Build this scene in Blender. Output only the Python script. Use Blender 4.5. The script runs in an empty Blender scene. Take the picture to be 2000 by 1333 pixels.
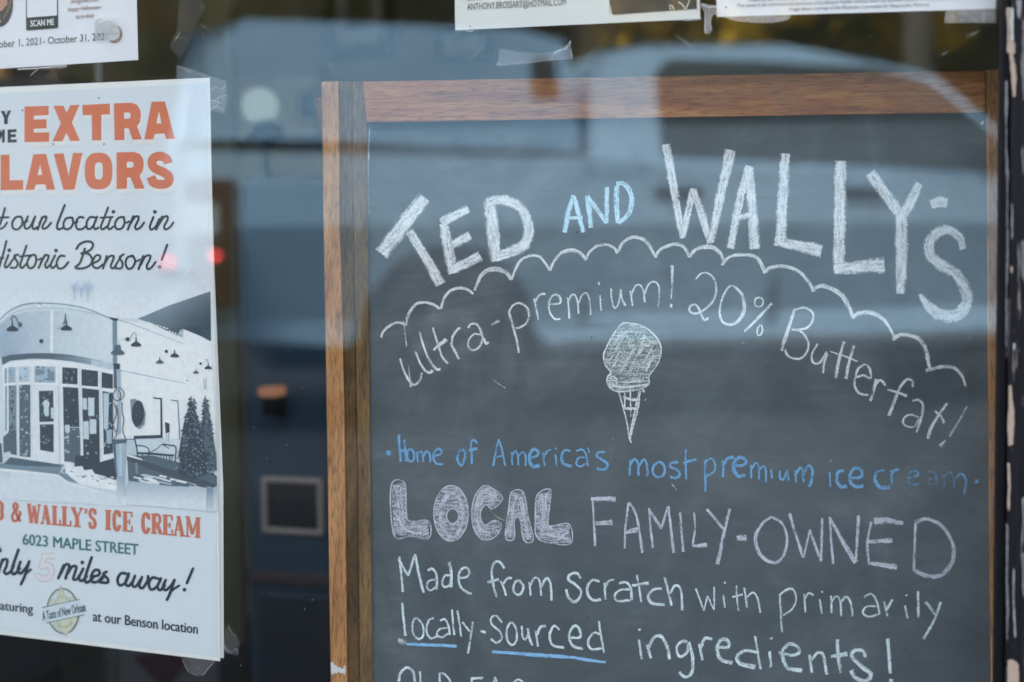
import bpy, bmesh, math, random
from mathutils import Vector, Matrix, geometry
R = math.radians
rng = random.Random(7)
sc = bpy.context.scene
col = sc.collection

# ------------------------------------------------------------------ camera, sky, sun, exposure
FPX, HORIZON, YAW, ROLL, CAM_Z, CAM_Y = 2778.0, 500.0, R(18), R(-0.6), 0.85, -1.21
PITCH = math.atan((666.5 - HORIZON) / FPX)
CAM = Vector((0, CAM_Y, CAM_Z))
FWD = Vector((-math.sin(YAW) * math.cos(PITCH), math.cos(YAW) * math.cos(PITCH), -math.sin(PITCH)))
R0 = Vector((math.cos(YAW), math.sin(YAW), 0))
U0 = R0.cross(FWD)
RGT = R0 * math.cos(ROLL) + U0 * math.sin(ROLL)
UPV = U0 * math.cos(ROLL) - R0 * math.sin(ROLL)
cd = bpy.data.cameras.new('camera')
cam = bpy.data.objects.new('camera', cd)
col.objects.link(cam)
m3 = Matrix((RGT, UPV, -FWD)).transposed()
cam.matrix_world = Matrix.Translation(CAM) @ m3.to_4x4()
cd.sensor_width = 36.0
cd.lens = FPX * 36.0 / 2000.0
cd.clip_start, cd.clip_end = 0.05, 2000
cd.dof.use_dof = True
cd.dof.focus_distance = 1.33
cd.dof.aperture_fstop = 2.9
sc.camera = cam

SUN_EL, SUN_AZ = R(52), R(-25)          # high soft sun behind the shop: the front is in shade, the street is lit
w = bpy.data.worlds.new('World')
sc.world = w
w.use_nodes = True
nt = w.node_tree
sky = nt.nodes.new('ShaderNodeTexSky')
sky.sky_type = 'NISHITA'
sky.sun_disc = False
sky.sun_elevation, sky.sun_rotation = SUN_EL, SUN_AZ
sky.dust_density, sky.air_density = 2.0, 1.0
bg = nt.nodes['Background']
bg.inputs['Strength'].default_value = 0.15
hs = nt.nodes.new('ShaderNodeHueSaturation')      # thin even cloud: the blue of the clear sky mostly washed out
hs.inputs['Saturation'].default_value = 0.30
nt.links.new(sky.outputs[0], hs.inputs['Color'])
nt.links.new(hs.outputs[0], bg.inputs['Color'])
sd = bpy.data.lights.new('sun', 'SUN')
sd.energy, sd.angle, sd.color = 0.9, R(20), (1.0, 0.95, 0.88)
so = bpy.data.objects.new('sun', sd)
col.objects.link(so)
sdir = Vector((math.sin(SUN_AZ) * math.cos(SUN_EL), math.cos(SUN_AZ) * math.cos(SUN_EL), math.sin(SUN_EL)))
so.rotation_euler = sdir.to_track_quat('Z', 'Y').to_euler()
sc.view_settings.view_transform = 'Standard'
sc.view_settings.look = 'None'
sc.view_settings.exposure = 2.86
sc.view_settings.gamma = 1
sc.render.engine = 'CYCLES'
sc.cycles.transparent_max_bounces = 48
sc.cycles.max_bounces = 8
sc.cycles.use_denoising = True
try:
    sc.cycles.denoiser = 'OPENIMAGEDENOISE'
except Exception:
    pass

# ------------------------------------------------------------------ measuring helpers
def ray(px, py):
    return FWD + RGT * ((px - 1000.0) / FPX) - UPV * ((py - 666.5) / FPX)
def at(px, py, Y):
    """Point on the upright plane y = Y (parallel to the glass)."""
    d = ray(px, py)
    return CAM + d * ((Y - CAM.y) / d.y)
def seen(px, py, depth):
    """Point of the street seen mirrored in the glass, at a distance along the view axis."""
    p = CAM + ray(px, py) * depth
    return Vector((p.x, -p.y, p.z))

# ------------------------------------------------------------------ object helpers
def tag(o, label=None, cat=None, group=None, kind=None):
    for k, v in (('label', label), ('category', cat), ('group', group), ('kind', kind)):
        if v:
            o[k] = v
    return o
def empty(name, loc, label=None, cat=None, group=None, rz=0.0):
    o = bpy.data.objects.new(name, None)
    col.objects.link(o)
    o.location = loc
    o.rotation_euler = (0, 0, rz)
    o.empty_display_size = 0.1
    o['base'] = 1
    del o['base']
    return tag(o, label, cat, group)
def link(name, me, mat=None, parent=None, keep=True):
    o = bpy.data.objects.new(name, me)
    col.objects.link(o)
    if mat is not None and not me.materials:
        me.materials.append(mat)
    if parent is not None:
        o.parent = parent
        if keep and parent.type == 'EMPTY':
            o.matrix_parent_inverse = (Matrix.Translation(parent.location) @ parent.rotation_euler.to_matrix().to_4x4()).inverted()
    return o
class MB:
    """Collects polygons; builds ONE mesh object."""
    def __init__(s):
        s.v, s.f, s.uv, s.ed, s.c, s.sm = [], [], [], [], [], []
    def add(s, vs, fs, uv=None, ed=None, c=(1, 1, 1, 1), smooth=False):
        n = len(s.v)
        s.v += [tuple(p) for p in vs]
        for f in fs:
            s.f.append([n + i for i in f])
            s.sm.append(smooth)
        s.uv += uv if uv else [(0, 0)] * len(vs)
        s.ed += ed if ed else [(1, 0)] * len(vs)
        s.c += c if isinstance(c, list) else [c] * len(vs)
    def box(s, x0, x1, y0, y1, z0, z1, c=(1, 1, 1, 1)):
        v = [(x, y, z) for z in (z0, z1) for y in (y0, y1) for x in (x0, x1)]
        s.add(v, [(0, 2, 3, 1), (4, 5, 7, 6), (0, 1, 5, 4), (2, 6, 7, 3), (0, 4, 6, 2), (1, 3, 7, 5)], c=c)
    def hexa(s, front, back, c=(1, 1, 1, 1)):
        """front: 4 points, back: 4 points in the same order"""
        v = list(front) + list(back)
        s.add(v, [(0, 1, 2, 3), (7, 6, 5, 4), (0, 4, 5, 1), (1, 5, 6, 2), (2, 6, 7, 3), (3, 7, 4, 0)], c=c)
    def tube(s, pts, rad, n=8, c=(1, 1, 1, 1)):
        pts = [Vector(p) for p in pts]
        rad = rad if isinstance(rad, (list, tuple)) else [rad] * len(pts)
        vs, fs = [], []
        for i, p in enumerate(pts):
            t = (pts[min(i + 1, len(pts) - 1)] - pts[max(i - 1, 0)]).normalized()
            a = t.orthogonal().normalized() if i == 0 else (a - t * a.dot(t)).normalized()
            b = t.cross(a)
            vs += [p + (a * math.cos(2 * math.pi * k / n) + b * math.sin(2 * math.pi * k / n)) * rad[i] for k in range(n)]
        for i in range(len(pts) - 1):
            for k in range(n):
                fs.append((i * n + k, i * n + (k + 1) % n, (i + 1) * n + (k + 1) % n, (i + 1) * n + k))
        fs.append(tuple(range(n - 1, -1, -1)))
        fs.append(tuple(range((len(pts) - 1) * n, len(pts) * n)))
        s.add(vs, fs, c=c, smooth=True)
    def build(s, name, mat, parent=None, keep=True, bevel=0):
        me = bpy.data.meshes.new(name)
        me.from_pydata(s.v, [], s.f)
        for i, p in enumerate(me.polygons):
            p.use_smooth = s.sm[i]
        l1 = me.uv_layers.new(name='UVMap')
        l2 = me.uv_layers.new(name='edge')
        for lp in me.loops:
            l1.data[lp.index].uv = s.uv[lp.vertex_index]
            l2.data[lp.index].uv = s.ed[lp.vertex_index]
        ca = me.color_attributes.new('Col', 'FLOAT_COLOR', 'POINT')
        for i, c in enumerate(s.c):
            ca.data[i].color = c
        o = link(name, me, mat, parent, keep)
        if bevel:
            b = o.modifiers.new('bevel', 'BEVEL')
            b.width, b.segments, b.limit_method = bevel, 2, 'ANGLE'
            b.angle_limit = R(40)
        return o

def lin(c):
    c = c / 255.0
    return c / 12.92 if c <= 0.04045 else ((c + 0.055) / 1.055) ** 2.4
def rgb(r, g, b, a=1.0):
    return (lin(r), lin(g), lin(b), a)

# ------------------------------------------------------------------ materials
def mat(name):
    m = bpy.data.materials.new(name)
    m.use_nodes = True
    m.node_tree.nodes.clear()
    out = m.node_tree.nodes.new('ShaderNodeOutputMaterial')
    return m, m.node_tree, out
def N(nt, t, **kw):
    n = nt.nodes.new('ShaderNode' + t)
    for k, v in kw.items():
        if k in n.inputs:
            n.inputs[k].default_value = v
        else:
            setattr(n, k, v)
    return n
def L(nt, a, b):
    nt.links.new(a, b)
def math_n(nt, op, a, b=None, clamp=False):
    n = nt.nodes.new('ShaderNodeMath')
    n.operation, n.use_clamp = op, clamp
    for i, x in enumerate((a, b)):
        if x is None:
            continue
        if isinstance(x, (int, float)):
            n.inputs[i].default_value = x
        else:
            nt.links.new(x, n.inputs[i])
    return n.outputs[0]
def ramp(nt, src, stops):
    n = nt.nodes.new('ShaderNodeValToRGB')
    e = n.color_ramp.elements
    while len(e) < len(stops):
        e.new(0.5)
    for i, (p, c) in enumerate(stops):
        e[i].position = p
        e[i].color = c if len(c) == 4 else (*c, 1)
    nt.links.new(src, n.inputs[0])
    return n.outputs[0]
def coords(nt, scale, kind='Object'):
    tc = nt.nodes.new('ShaderNodeTexCoord')
    mp = nt.nodes.new('ShaderNodeMapping')
    mp.inputs['Scale'].default_value = scale
    nt.links.new(tc.outputs[kind], mp.inputs['Vector'])
    return mp.outputs[0]
def noise(nt, vec, scale, detail=4, rough=0.5, dist=0.0):
    n = N(nt, 'TexNoise', Scale=scale, Detail=detail, Roughness=rough, Distortion=dist)
    if vec is not None:
        nt.links.new(vec, n.inputs['Vector'])
    return n.outputs[0]
def simple(name, c, rough=0.6, metal=0.0, var=0.12, scale=8.0, bump=0.0, stretch=(1, 1, 1), spec=0.5, coat=0.0):
    """Plain surface with a little procedural variation in tone and gloss."""
    m, nt, out = mat(name)
    p = N(nt, 'BsdfPrincipled', Roughness=rough, Metallic=metal)
    p.inputs['Specular IOR Level'].default_value = spec
    p.inputs['Coat Weight'].default_value = coat
    nz = noise(nt, coords(nt, stretch), scale, 5, 0.6)
    a = tuple(max(0, x * (1 - var)) for x in c[:3])
    b = tuple(min(1, x * (1 + var)) for x in c[:3])
    L(nt, ramp(nt, nz, [(0.3, a), (0.7, b)]), p.inputs['Base Color'])
    L(nt, math_n(nt, 'MULTIPLY_ADD', nz, 0.2), p.inputs['Roughness'])
    p.inputs['Roughness'].links[0].from_node.inputs[2].default_value = rough - 0.1
    if bump:
        bp = N(nt, 'Bump', Strength=bump, Distance=0.01)
        L(nt, nz, bp.inputs['Height'])
        L(nt, bp.outputs[0], p.inputs['Normal'])
    L(nt, p.outputs[0], out.inputs[0])
    return m
def wood(name, axis, lo, mid, hi, seed=0.0):
    m, nt, out = mat(name)
    tc = nt.nodes.new('ShaderNodeTexCoord')
    st = {'x': (5, 60, 60), 'z': (60, 60, 5)}[axis]
    def mapped(f, off=0):
        mp = nt.nodes.new('ShaderNodeMapping')
        mp.inputs['Scale'].default_value = tuple(x * f for x in st)
        mp.inputs['Location'].default_value = (seed + off, seed * 2, seed * 3)
        nt.links.new(tc.outputs['Object'], mp.inputs['Vector'])
        return mp.outputs[0]
    big = noise(nt, mapped(0.36), 1.0, 5, 0.65, 2.4)
    fine = noise(nt, mapped(5.0, 3), 1.0, 4, 0.75, 0.3)
    pore = noise(nt, mapped(11.0, 9), 1.0, 2, 0.6)
    mix = math_n(nt, 'MULTIPLY_ADD', fine, 0.36)
    n = mix.node
    n.inputs[2].default_value = 0.0
    s = math_n(nt, 'MULTIPLY_ADD', big, 0.76)
    L(nt, mix, s.node.inputs[2])
    c = ramp(nt, s, [(0.36, lo), (0.53, mid), (0.70, hi)])
    pm = ramp(nt, pore, [(0.36, (0.45, 0.42, 0.4)), (0.5, (1, 1, 1))])
    mx = N(nt, 'Mix', data_type='RGBA', blend_type='MULTIPLY')
    mx.inputs[0].default_value = 0.8
    L(nt, c, mx.inputs[6]); L(nt, pm, mx.inputs[7])
    p = N(nt, 'BsdfPrincipled', Roughness=0.5)
    p.inputs['Specular IOR Level'].default_value = 0.3
    L(nt, mx.outputs[2], p.inputs['Base Color'])
    bp = N(nt, 'Bump', Strength=0.25, Distance=0.001)
    L(nt, fine, bp.inputs['Height']); L(nt, bp.outputs[0], p.inputs['Normal'])
    L(nt, p.outputs[0], out.inputs[0])
    return m
def chalk_mat(name):
    """Chalk dust dragged over slate: broken grain, streaks along the stroke, ragged edges, slate showing through."""
    m, nt, out = mat(name)
    uv = N(nt, 'UVMap', uv_map='UVMap').outputs[0]
    ed = N(nt, 'UVMap', uv_map='edge').outputs[0]
    at_ = N(nt, 'Attribute', attribute_name='Col')
    sp = nt.nodes.new('ShaderNodeSeparateXYZ'); L(nt, ed, sp.inputs[0])
    inv = math_n(nt, 'SUBTRACT', 1.0, math_n(nt, 'ABSOLUTE', sp.outputs[1]))
    edge = math_n(nt, 'MINIMUM', inv, sp.outputs[0])
    edge = math_n(nt, 'MULTIPLY', edge, 2.4, True)
    mp = nt.nodes.new('ShaderNodeMapping'); mp.inputs['Scale'].default_value = (70, 480, 1)
    L(nt, uv, mp.inputs[0])
    streak = noise(nt, mp.outputs[0], 1.0, 4, 0.65)
    grain = noise(nt, coords(nt, (1, 1, 1)), 800, 3, 0.75)
    patch = noise(nt, coords(nt, (1, 1, 1)), 130, 3, 0.6)
    s = math_n(nt, 'MULTIPLY_ADD', streak, 1.15); s.node.inputs[2].default_value = -0.265
    g_ = math_n(nt, 'MULTIPLY', grain, 1.25)
    s = math_n(nt, 'ADD', s, g_)
    s = math_n(nt, 'ADD', s, math_n(nt, 'MULTIPLY', patch, 0.45))
    s = math_n(nt, 'ADD', s, math_n(nt, 'MULTIPLY', edge, 0.42))
    s = math_n(nt, 'SUBTRACT', s, 0.25)
    s = math_n(nt, 'ADD', s, math_n(nt, 'MULTIPLY', at_.outputs['Alpha'], 0.5))
    a = nt.nodes.new('ShaderNodeMapRange'); a.clamp = True
    a.inputs[1].default_value, a.inputs[2].default_value = 1.12, 1.66
    a.inputs[3].default_value, a.inputs[4].default_value = 0.0, 0.96
    L(nt, s, a.inputs[0])
    d = N(nt, 'BsdfDiffuse', Roughness=0.9)
    L(nt, at_.outputs['Color'], d.inputs[0])
    t = N(nt, 'BsdfTransparent')
    mx = N(nt, 'MixShader')
    L(nt, a.outputs[0], mx.inputs[0]); L(nt, t.outputs[0], mx.inputs[1]); L(nt, d.outputs[0], mx.inputs[2])
    L(nt, mx.outputs[0], out.inputs[0])
    return m
def print_mat(name, gloss=0.45, lo=0.93, scale=350, hi=1.0):
    m, nt, out = mat(name)
    at_ = N(nt, 'Attribute', attribute_name='Col')
    nz = noise(nt, coords(nt, (1, 1, 1)), scale, 5, 0.7)
    mx = N(nt, 'Mix', data_type='RGBA', blend_type='MULTIPLY')
    mx.inputs[0].default_value = 1.0
    L(nt, at_.outputs['Color'], mx.inputs[6])
    L(nt, ramp(nt, nz, [(0.25, (lo, lo, lo)), (0.75, (hi, hi, hi))]), mx.inputs[7])
    p = N(nt, 'BsdfPrincipled', Roughness=gloss)
    p.inputs['Specular IOR Level'].default_value = 0.3
    L(nt, mx.outputs[2], p.inputs['Base Color'])
    L(nt, p.outputs[0], out.inputs[0])
    return m
def slate_mat():
    """Old blackboard: dark grey-green with wiped chalk dust in clouds and streaks."""
    m, nt, out = mat('slate')
    v = coords(nt, (1, 1, 1))
    cloud = noise(nt, v, 5.5, 6, 0.62, 2.2)
    smear = noise(nt, coords(nt, (7, 7, 20)), 1.0, 5, 0.6, 2.6)
    brush = noise(nt, coords(nt, (9, 9, 170)), 1.0, 3, 0.6, 1.2)
    grain = noise(nt, v, 900, 2, 0.6)
    s = math_n(nt, 'MULTIPLY', cloud, 0.58)
    s = math_n(nt, 'ADD', s, math_n(nt, 'MULTIPLY', smear, 0.26))
    s = math_n(nt, 'ADD', s, math_n(nt, 'MULTIPLY', brush, 0.09))
    s = math_n(nt, 'ADD', s, math_n(nt, 'MULTIPLY', grain, 0.09))
    c = ramp(nt, s, [(0.34, (0.058, 0.071, 0.079)), (0.52, (0.084, 0.102, 0.113)), (0.70, (0.132, 0.156, 0.170))])
    p = N(nt, 'BsdfPrincipled', Roughness=0.75)
    p.inputs['Specular IOR Level'].default_value = 0.25
    L(nt, c, p.inputs['Base Color'])
    bp = N(nt, 'Bump', Strength=0.15, Distance=0.0005)
    L(nt, grain, bp.inputs['Height']); L(nt, bp.outputs[0], p.inputs['Normal'])
    L(nt, p.outputs[0], out.inputs[0])
    return m
def pane_mat(refl):
    """Coated shop glass: clear, with a faintly blue mirror reflection that grows at a glancing angle."""
    m, nt, out = mat('window_glass')
    lw = N(nt, 'LayerWeight', Blend=0.5)
    f = math_n(nt, 'POWER', lw.outputs['Facing'], 5.0)
    f = math_n(nt, 'MULTIPLY_ADD', f, 0.8)
    f.node.inputs[2].default_value = refl
    t = N(nt, 'BsdfTransparent'); t.inputs[0].default_value = (0.985, 0.99, 0.985, 1)
    g = N(nt, 'BsdfGlossy', Roughness=0.0); g.inputs[0].default_value = (0.90, 0.97, 1.0, 1)
    mx = N(nt, 'MixShader')
    L(nt, f, mx.inputs[0]); L(nt, t.outputs[0], mx.inputs[1]); L(nt, g.outputs[0], mx.inputs[2])
    L(nt, mx.outputs[0], out.inputs[0])
    return m
def tape_mat(name, haze, tint=(0.75, 0.74, 0.76)):
    """Clear tape: mostly see-through film with a cloudy glue side and bright wrinkles."""
    m, nt, out = mat(name)
    at_ = N(nt, 'Attribute', attribute_name='Col')
    nz = noise(nt, coords(nt, (1, 1, 1)), 260, 4, 0.7, 1.0)
    k = math_n(nt, 'MULTIPLY', ramp(nt, nz, [(0.35, (0.6, 0.6, 0.6)), (0.75, (1.3, 1.3, 1.3))]), haze)
    k = math_n(nt, 'MULTIPLY', k, at_.outputs['Alpha'], True)
    t = N(nt, 'BsdfTransparent')
    d = N(nt, 'BsdfDiffuse'); d.inputs[0].default_value = (*tint, 1)
    g = N(nt, 'BsdfGlossy', Roughness=0.15)
    m1 = N(nt, 'MixShader'); m1.inputs[0].default_value = 0.15
    L(nt, d.outputs[0], m1.inputs[1]); L(nt, g.outputs[0], m1.inputs[2])
    mx = N(nt, 'MixShader')
    L(nt, k, mx.inputs[0]); L(nt, t.outputs[0], mx.inputs[1]); L(nt, m1.outputs[0], mx.inputs[2])
    L(nt, mx.outputs[0], out.inputs[0])
    return m
def emit(name, c, s):
    m, nt, out = mat(name)
    e = N(nt, 'Emission', Strength=s)
    lw = N(nt, 'LayerWeight', Blend=0.3)
    L(nt, ramp(nt, lw.outputs['Facing'], [(0.0, (*c, 1)), (1.0, tuple(x * 0.7 for x in c))]), e.inputs[0])
    L(nt, e.outputs[0], out.inputs[0])
    return m
M_CHALK = chalk_mat('chalk')
M_PRINT = print_mat('printed_ink')
M_PHOTO = print_mat('printed_photo_ink', 0.45, 0.87, 150, 1.065)
M_SLATE = slate_mat()
M_OAK_X = wood('oak_rail', 'x', (0.18, 0.055, 0.022), (0.40, 0.155, 0.046), (0.58, 0.30, 0.10), 1.3)
M_OAK_Z = wood('oak_stile', 'z', (0.22, 0.092, 0.036), (0.42, 0.20, 0.072), (0.54, 0.29, 0.125), 4.1)
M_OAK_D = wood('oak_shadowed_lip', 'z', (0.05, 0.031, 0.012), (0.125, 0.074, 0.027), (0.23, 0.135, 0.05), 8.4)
M_PAPER = simple('white_paper', (0.80, 0.80, 0.78), 0.55, var=0.02, scale=30)
M_TAPE = tape_mat('clear_tape', 0.2)
M_TAPE2 = tape_mat('cloudy_tape', 0.6, (0.62, 0.63, 0.63))
M_PANE = pane_mat(0.056)

# ------------------------------------------------------------------ strokes, lettering
def catmull(p, step):
    if len(p) < 3:
        a, b = Vector(p[0]), Vector(p[-1])
        n = max(1, int((b - a).length / step))
        return [a.lerp(b, i / n) for i in range(n + 1)]
    p = [Vector(q) for q in p]
    q = [p[0] * 2 - p[1]] + p + [p[-1] * 2 - p[-2]]
    if (p[0] - p[-1]).length < 1e-6:
        q[0], q[-1] = p[-2], p[1]
    out = []
    for i in range(1, len(q) - 2):
        n = max(2, int((q[i + 1] - q[i]).length / step))
        for k in range(n):
            t = k / n
            a, b, c, d = q[i - 1], q[i], q[i + 1], q[i + 2]
            out.append(0.5 * ((2 * b) + (c - a) * t + (2 * a - 5 * b + 4 * c - d) * t * t + (3 * b - a - 3 * c + d) * t ** 3))
    out.append(p[-1])
    return out
class Sheet:
    """A flat surface in the scene on which things are drawn; off = height above it towards the viewer."""
    def __init__(s, pt):
        s.pt = pt; s.off = 0.0
    def nxt(s, d=1.2e-6):
        s.off += d
        return s.off
def ribbon(mb, sh, pts, width, c, cap='flat', jitter=0.0, step=6.0, smooth=True):
    """A stroke of chalk or ink along pts (photo pixels), width in pixels (a number or a list along it)."""
    p = catmull(pts, step) if smooth else [Vector(q) for q in pts]
    ws = width if isinstance(width, (list, tuple)) else [width]
    n = len(p)
    off = sh.nxt()
    def wd(t):
        if len(ws) == 1:
            return ws[0]
        x = t * (len(ws) - 1); i = min(int(x), len(ws) - 2)
        return ws[i] + (ws[i + 1] - ws[i]) * (x - i)
    ln = [0.0]
    for i in range(1, n):
        ln.append(ln[-1] + (p[i] - p[i - 1]).length)
    tot = max(ln[-1], 1e-6)
    ph = rng.random() * 50
    L_, R_, uv, ed = [], [], [], []
    for i in range(n):
        t = (p[min(i + 1, n - 1)] - p[max(i - 1, 0)])
        t = t.normalized() if t.length > 1e-9 else Vector((1, 0))
        nn = Vector((-t.y, t.x))
        h = wd(ln[i] / tot) * 0.5
        j = 1.06 + jitter * (rng.random() - 0.5)
        j2 = 1.06 + jitter * (rng.random() - 0.5)
        L_.append(sh.pt(*(p[i] + nn * h * j), off)); R_.append(sh.pt(*(p[i] - nn * h * j2), off))
        e = min(ln[i], tot - ln[i]) / max(h, 1e-6) if tot > 1e-3 else 1
        e = min(1.0, e + 0.25)
        uv.append(((ln[i]) / 2200 + ph, h / 2200)); ed.append(e)
    vs, us, es, fs = [], [], [], []
    for i in range(n):
        vs += [L_[i], R_[i]]
        us += [(uv[i][0], uv[i][1] + ph), (uv[i][0], -uv[i][1] + ph)]
        es += [(ed[i], 1.0), (ed[i], -1.0)]
    for i in range(n - 1):
        fs.append((2 * i, 2 * i + 1, 2 * i + 3, 2 * i + 2))
    if cap == 'round':
        for i, sgn in ((0, -1), (n - 1, 1)):
            t = (p[min(i + 1, n - 1)] - p[max(i - 1, 0)])
            t = t.normalized() * sgn if t.length > 1e-9 else Vector((sgn, 0))
            h = wd(0 if i == 0 else 1) * 0.5
            nn = Vector((-t.y, t.x))
            base = len(vs)
            fan = []
            for k in range(9):
                a = math.pi * k / 8
                q = p[i] + nn * h * math.cos(a) + t * h * math.sin(a)
                vs.append(sh.pt(*q, off)); us.append((0, 0)); es.append((1, 0)); fan.append(base + k)
            fs.append(tuple(fan))
    mb.add(vs, fs, us, es, c)
def poly(mb, sh, loops, c, off=None):
    """A filled outline (first loop) with holes (the others), in photo pixels."""
    if not isinstance(loops[0][0], (list, tuple, Vector)):
        loops = [loops]
    off = sh.nxt() if off is None else off
    flat = [Vector((q[0], q[1], 0)) for lp in loops for q in lp]
    tri = geometry.tessellate_polygon([[Vector((q[0], q[1], 0)) for q in lp] for lp in loops])
    vs = [sh.pt(q.x, q.y, off) for q in flat]
    uv = [(q.x / 2200, q.y / 2200) for q in flat]
    mb.add(vs, [tuple(t) for t in tri], uv, [(1, 0)] * len(vs), c)
def disc(mb, sh, x, y, rx, ry, c, n=20, rot=0.0, hole=None):
    def el(a, b):
        return [(x + a * math.cos(t) * math.cos(rot) - b * math.sin(t) * math.sin(rot), y + a * math.cos(t) * math.sin(rot) + b * math.sin(t) * math.cos(rot)) for t in [2 * math.pi * k / n for k in range(n)]]
    poly(mb, sh, [el(rx, ry)] + ([el(*hole)[::-1]] if hole else []), c)
FONT_CACHE = {}
def text(mb, sh, s, pl, pr, cap, c, bold=0.0, slant=0.0):
    """Typeset words fitted between two points of their baseline; cap = capital height in pixels."""
    cu = bpy.data.curves.new('lettering', 'FONT')
    cu.body = s; cu.resolution_u = 3
    o = bpy.data.objects.new('lettering', cu)
    col.objects.link(o)
    dg = bpy.context.evaluated_depsgraph_get()
    me = bpy.data.meshes.new_from_object(o.evaluated_get(dg))
    bpy.data.objects.remove(o); bpy.data.curves.remove(cu)
    x0 = min(v.co.x for v in me.vertices); x1 = max(v.co.x for v in me.vertices)
    a, b = Vector(pl), Vector(pr)
    shifts = [(0, 0)] if bold <= 0 else [(-bold, 0), (bold, 0), (0, bold * .6), (0, -bold * .6)]
    for dx, dy in shifts:                     # a heavier face: the outline set again a hair to either side
        off = sh.nxt(); vs = []
        for v in me.vertices:
            q = a.lerp(b, (v.co.x - x0) / (x1 - x0)) + Vector((slant * v.co.y / 0.7 * cap + dx * cap, -v.co.y / 0.73 * cap + dy * cap))
            vs.append(sh.pt(q.x, q.y, off))
        mb.add(vs, [tuple(p.vertices) for p in me.polygons], c=c)
    bpy.data.meshes.remove(me)
def strokes(mb, sh, spec, crop, c, cap='flat', jitter=0.25, press=None, wmul=1.0):
    """spec: one stroke per line, «width[,width...]: x,y x,y ...» in the pixels of an enlarged crop (x0, y0, scale)."""
    x0, y0, k = crop
    for ln in spec.strip().splitlines():
        ln = ln.strip()
        if not ln:
            continue
        wpart, ppart = ln.split(':')
        fade = 1.0
        if '@' in wpart:
            wpart, f = wpart.split('@'); fade = float(f)
        ws = [float(x) / k * wmul for x in wpart.split(',')]
        pts = [tuple(float(z) for z in q.split(',')) for q in ppart.split()]
        pts = [(x0 + a / k, y0 + b / k) for a, b in pts]
        if len(pts) == 1:
            pts = [(pts[0][0] - ws[0] * 0.45, pts[0][1]), (pts[0][0] + ws[0] * 0.45, pts[0][1] + 0.5)]
        al = (c[3] if press is None else press) * fade
        ribbon(mb, sh, pts, ws, (c[0], c[1], c[2], al), cap, jitter, step=max(1.6, min(4.0, ws[0] * 0.2)))

def grad(mb, sh, lp, ca, cb, pa, pb):
    """a printed area whose tone runs from ca (at point pa) to cb (at point pb)"""
    a, b_ = Vector(pa), Vector(pb); d = b_ - a
    off = sh.nxt()
    fine = []
    for i, p_ in enumerate(lp):
        n_ = lp[(i + 1) % len(lp)]
        for k in range(6):
            fine.append((p_[0] + (n_[0] - p_[0]) * k / 6, p_[1] + (n_[1] - p_[1]) * k / 6))
    tri = geometry.tessellate_polygon([[Vector((x, y, 0)) for x, y in fine]])
    cs = []
    for x, y in fine:
        t = min(1, max(0, (Vector((x, y)) - a).dot(d) / d.length_squared))
        cs.append(tuple(u + (v - u) * t for u, v in zip(ca, cb)))
    mb.add([sh.pt(x, y, off) for x, y in fine], [tuple(t) for t in tri], c=cs)
# ------------------------------------------------------------------ the shop front (setting)
GZ, FZ = 0.13, -0.30                          # pavement level above the road; the shop floor lies two steps down
ROAD = MB(); ROAD.add([(-150, -150, 0), (150, -150, 0), (150, 0.1, 0), (-150, 0.1, 0)], [(0, 1, 2, 3)])
tag(ROAD.build('road', simple('asphalt', (0.036, 0.037, 0.040), 0.9, var=0.3, scale=14, bump=0.3, spec=0.06)), kind='structure')
PV = MB(); PV.box(-40, 40, -2.6, -0.03, 0.004, GZ)
for i in range(-20, 20):
    PV.box(i * 1.5, i * 1.5 + 1.485, -2.45, -0.04, GZ, GZ + 0.006)
tag(PV.build('pavement', simple('dark_pavers', (0.034, 0.036, 0.039), 0.9, var=0.15, scale=6, bump=0.2, spec=0.06)), kind='structure')
FL = MB(); FL.box(-4.5, 3.0, 0.02, 4.6, FZ - 0.1, FZ)
tag(FL.build('floor', simple('floor_boards', (0.05, 0.035, 0.025), 0.6, var=0.3, scale=5, stretch=(1, 12, 1))), kind='structure')

XR0 = at(1946, 700, -0.02).x                 # where the pane ends and the painted post begins
XR1 = XR0 + 0.085
XL0, ZW0, ZW1 = -2.1, 0.32, 2.35
shop = empty('shop_building', (0, 0.0, GZ), 'dark painted single storey shop whose front window we look through', 'building')
b = MB(); b.box(-2.3, 1.2, 0.22, 0.72, FZ, GZ); b.build('window_ledge', simple('ledge_paint', (0.05, 0.05, 0.05), 0.6), shop)
wm = simple('painted_front_wall', (0.045, 0.05, 0.055), 0.6, var=0.2, scale=9)
b = MB()
b.box(-6, XL0 - 0.09, 0.0, 0.22, 0.0, 3.9); b.box(XR1, 6, 0.0, 0.22, 0.0, 3.9)
b.box(XL0 - 0.09, XR1, 0.0, 0.22, 0.0, ZW0 - 0.08); b.box(XL0 - 0.09, XR1, 0.0, 0.22, ZW1 + 0.09, 3.9)
b.build('front_wall', wm, shop)
im = simple('olive_plaster', (0.20, 0.185, 0.13), 0.9, var=0.2, scale=2.5)
dk = simple('dark_interior_paint', (0.035, 0.035, 0.04), 0.9, var=0.3, scale=2)
b = MB(); b.box(-4.7, 3.2, 4.6, 4.8, FZ, 3.9); b.build('back_wall', im, shop)
b = MB(); b.box(-4.5, 0.9, 2.5, 2.56, FZ, 3.9); b.build('partition_wall', simple('tan_partition', (0.33, 0.30, 0.21), 0.9, var=0.2, scale=2.5), shop)
for x in (-4.7, 3.0):
    b = MB(); b.box(x, x + 0.2, 0.22, 4.6, FZ, 3.9); b.build('side_wall', dk, shop)
b = MB(); b.box(-6, 6, -0.02, 4.8, 3.9, 4.1); b.build('roof', dk, shop)
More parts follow.
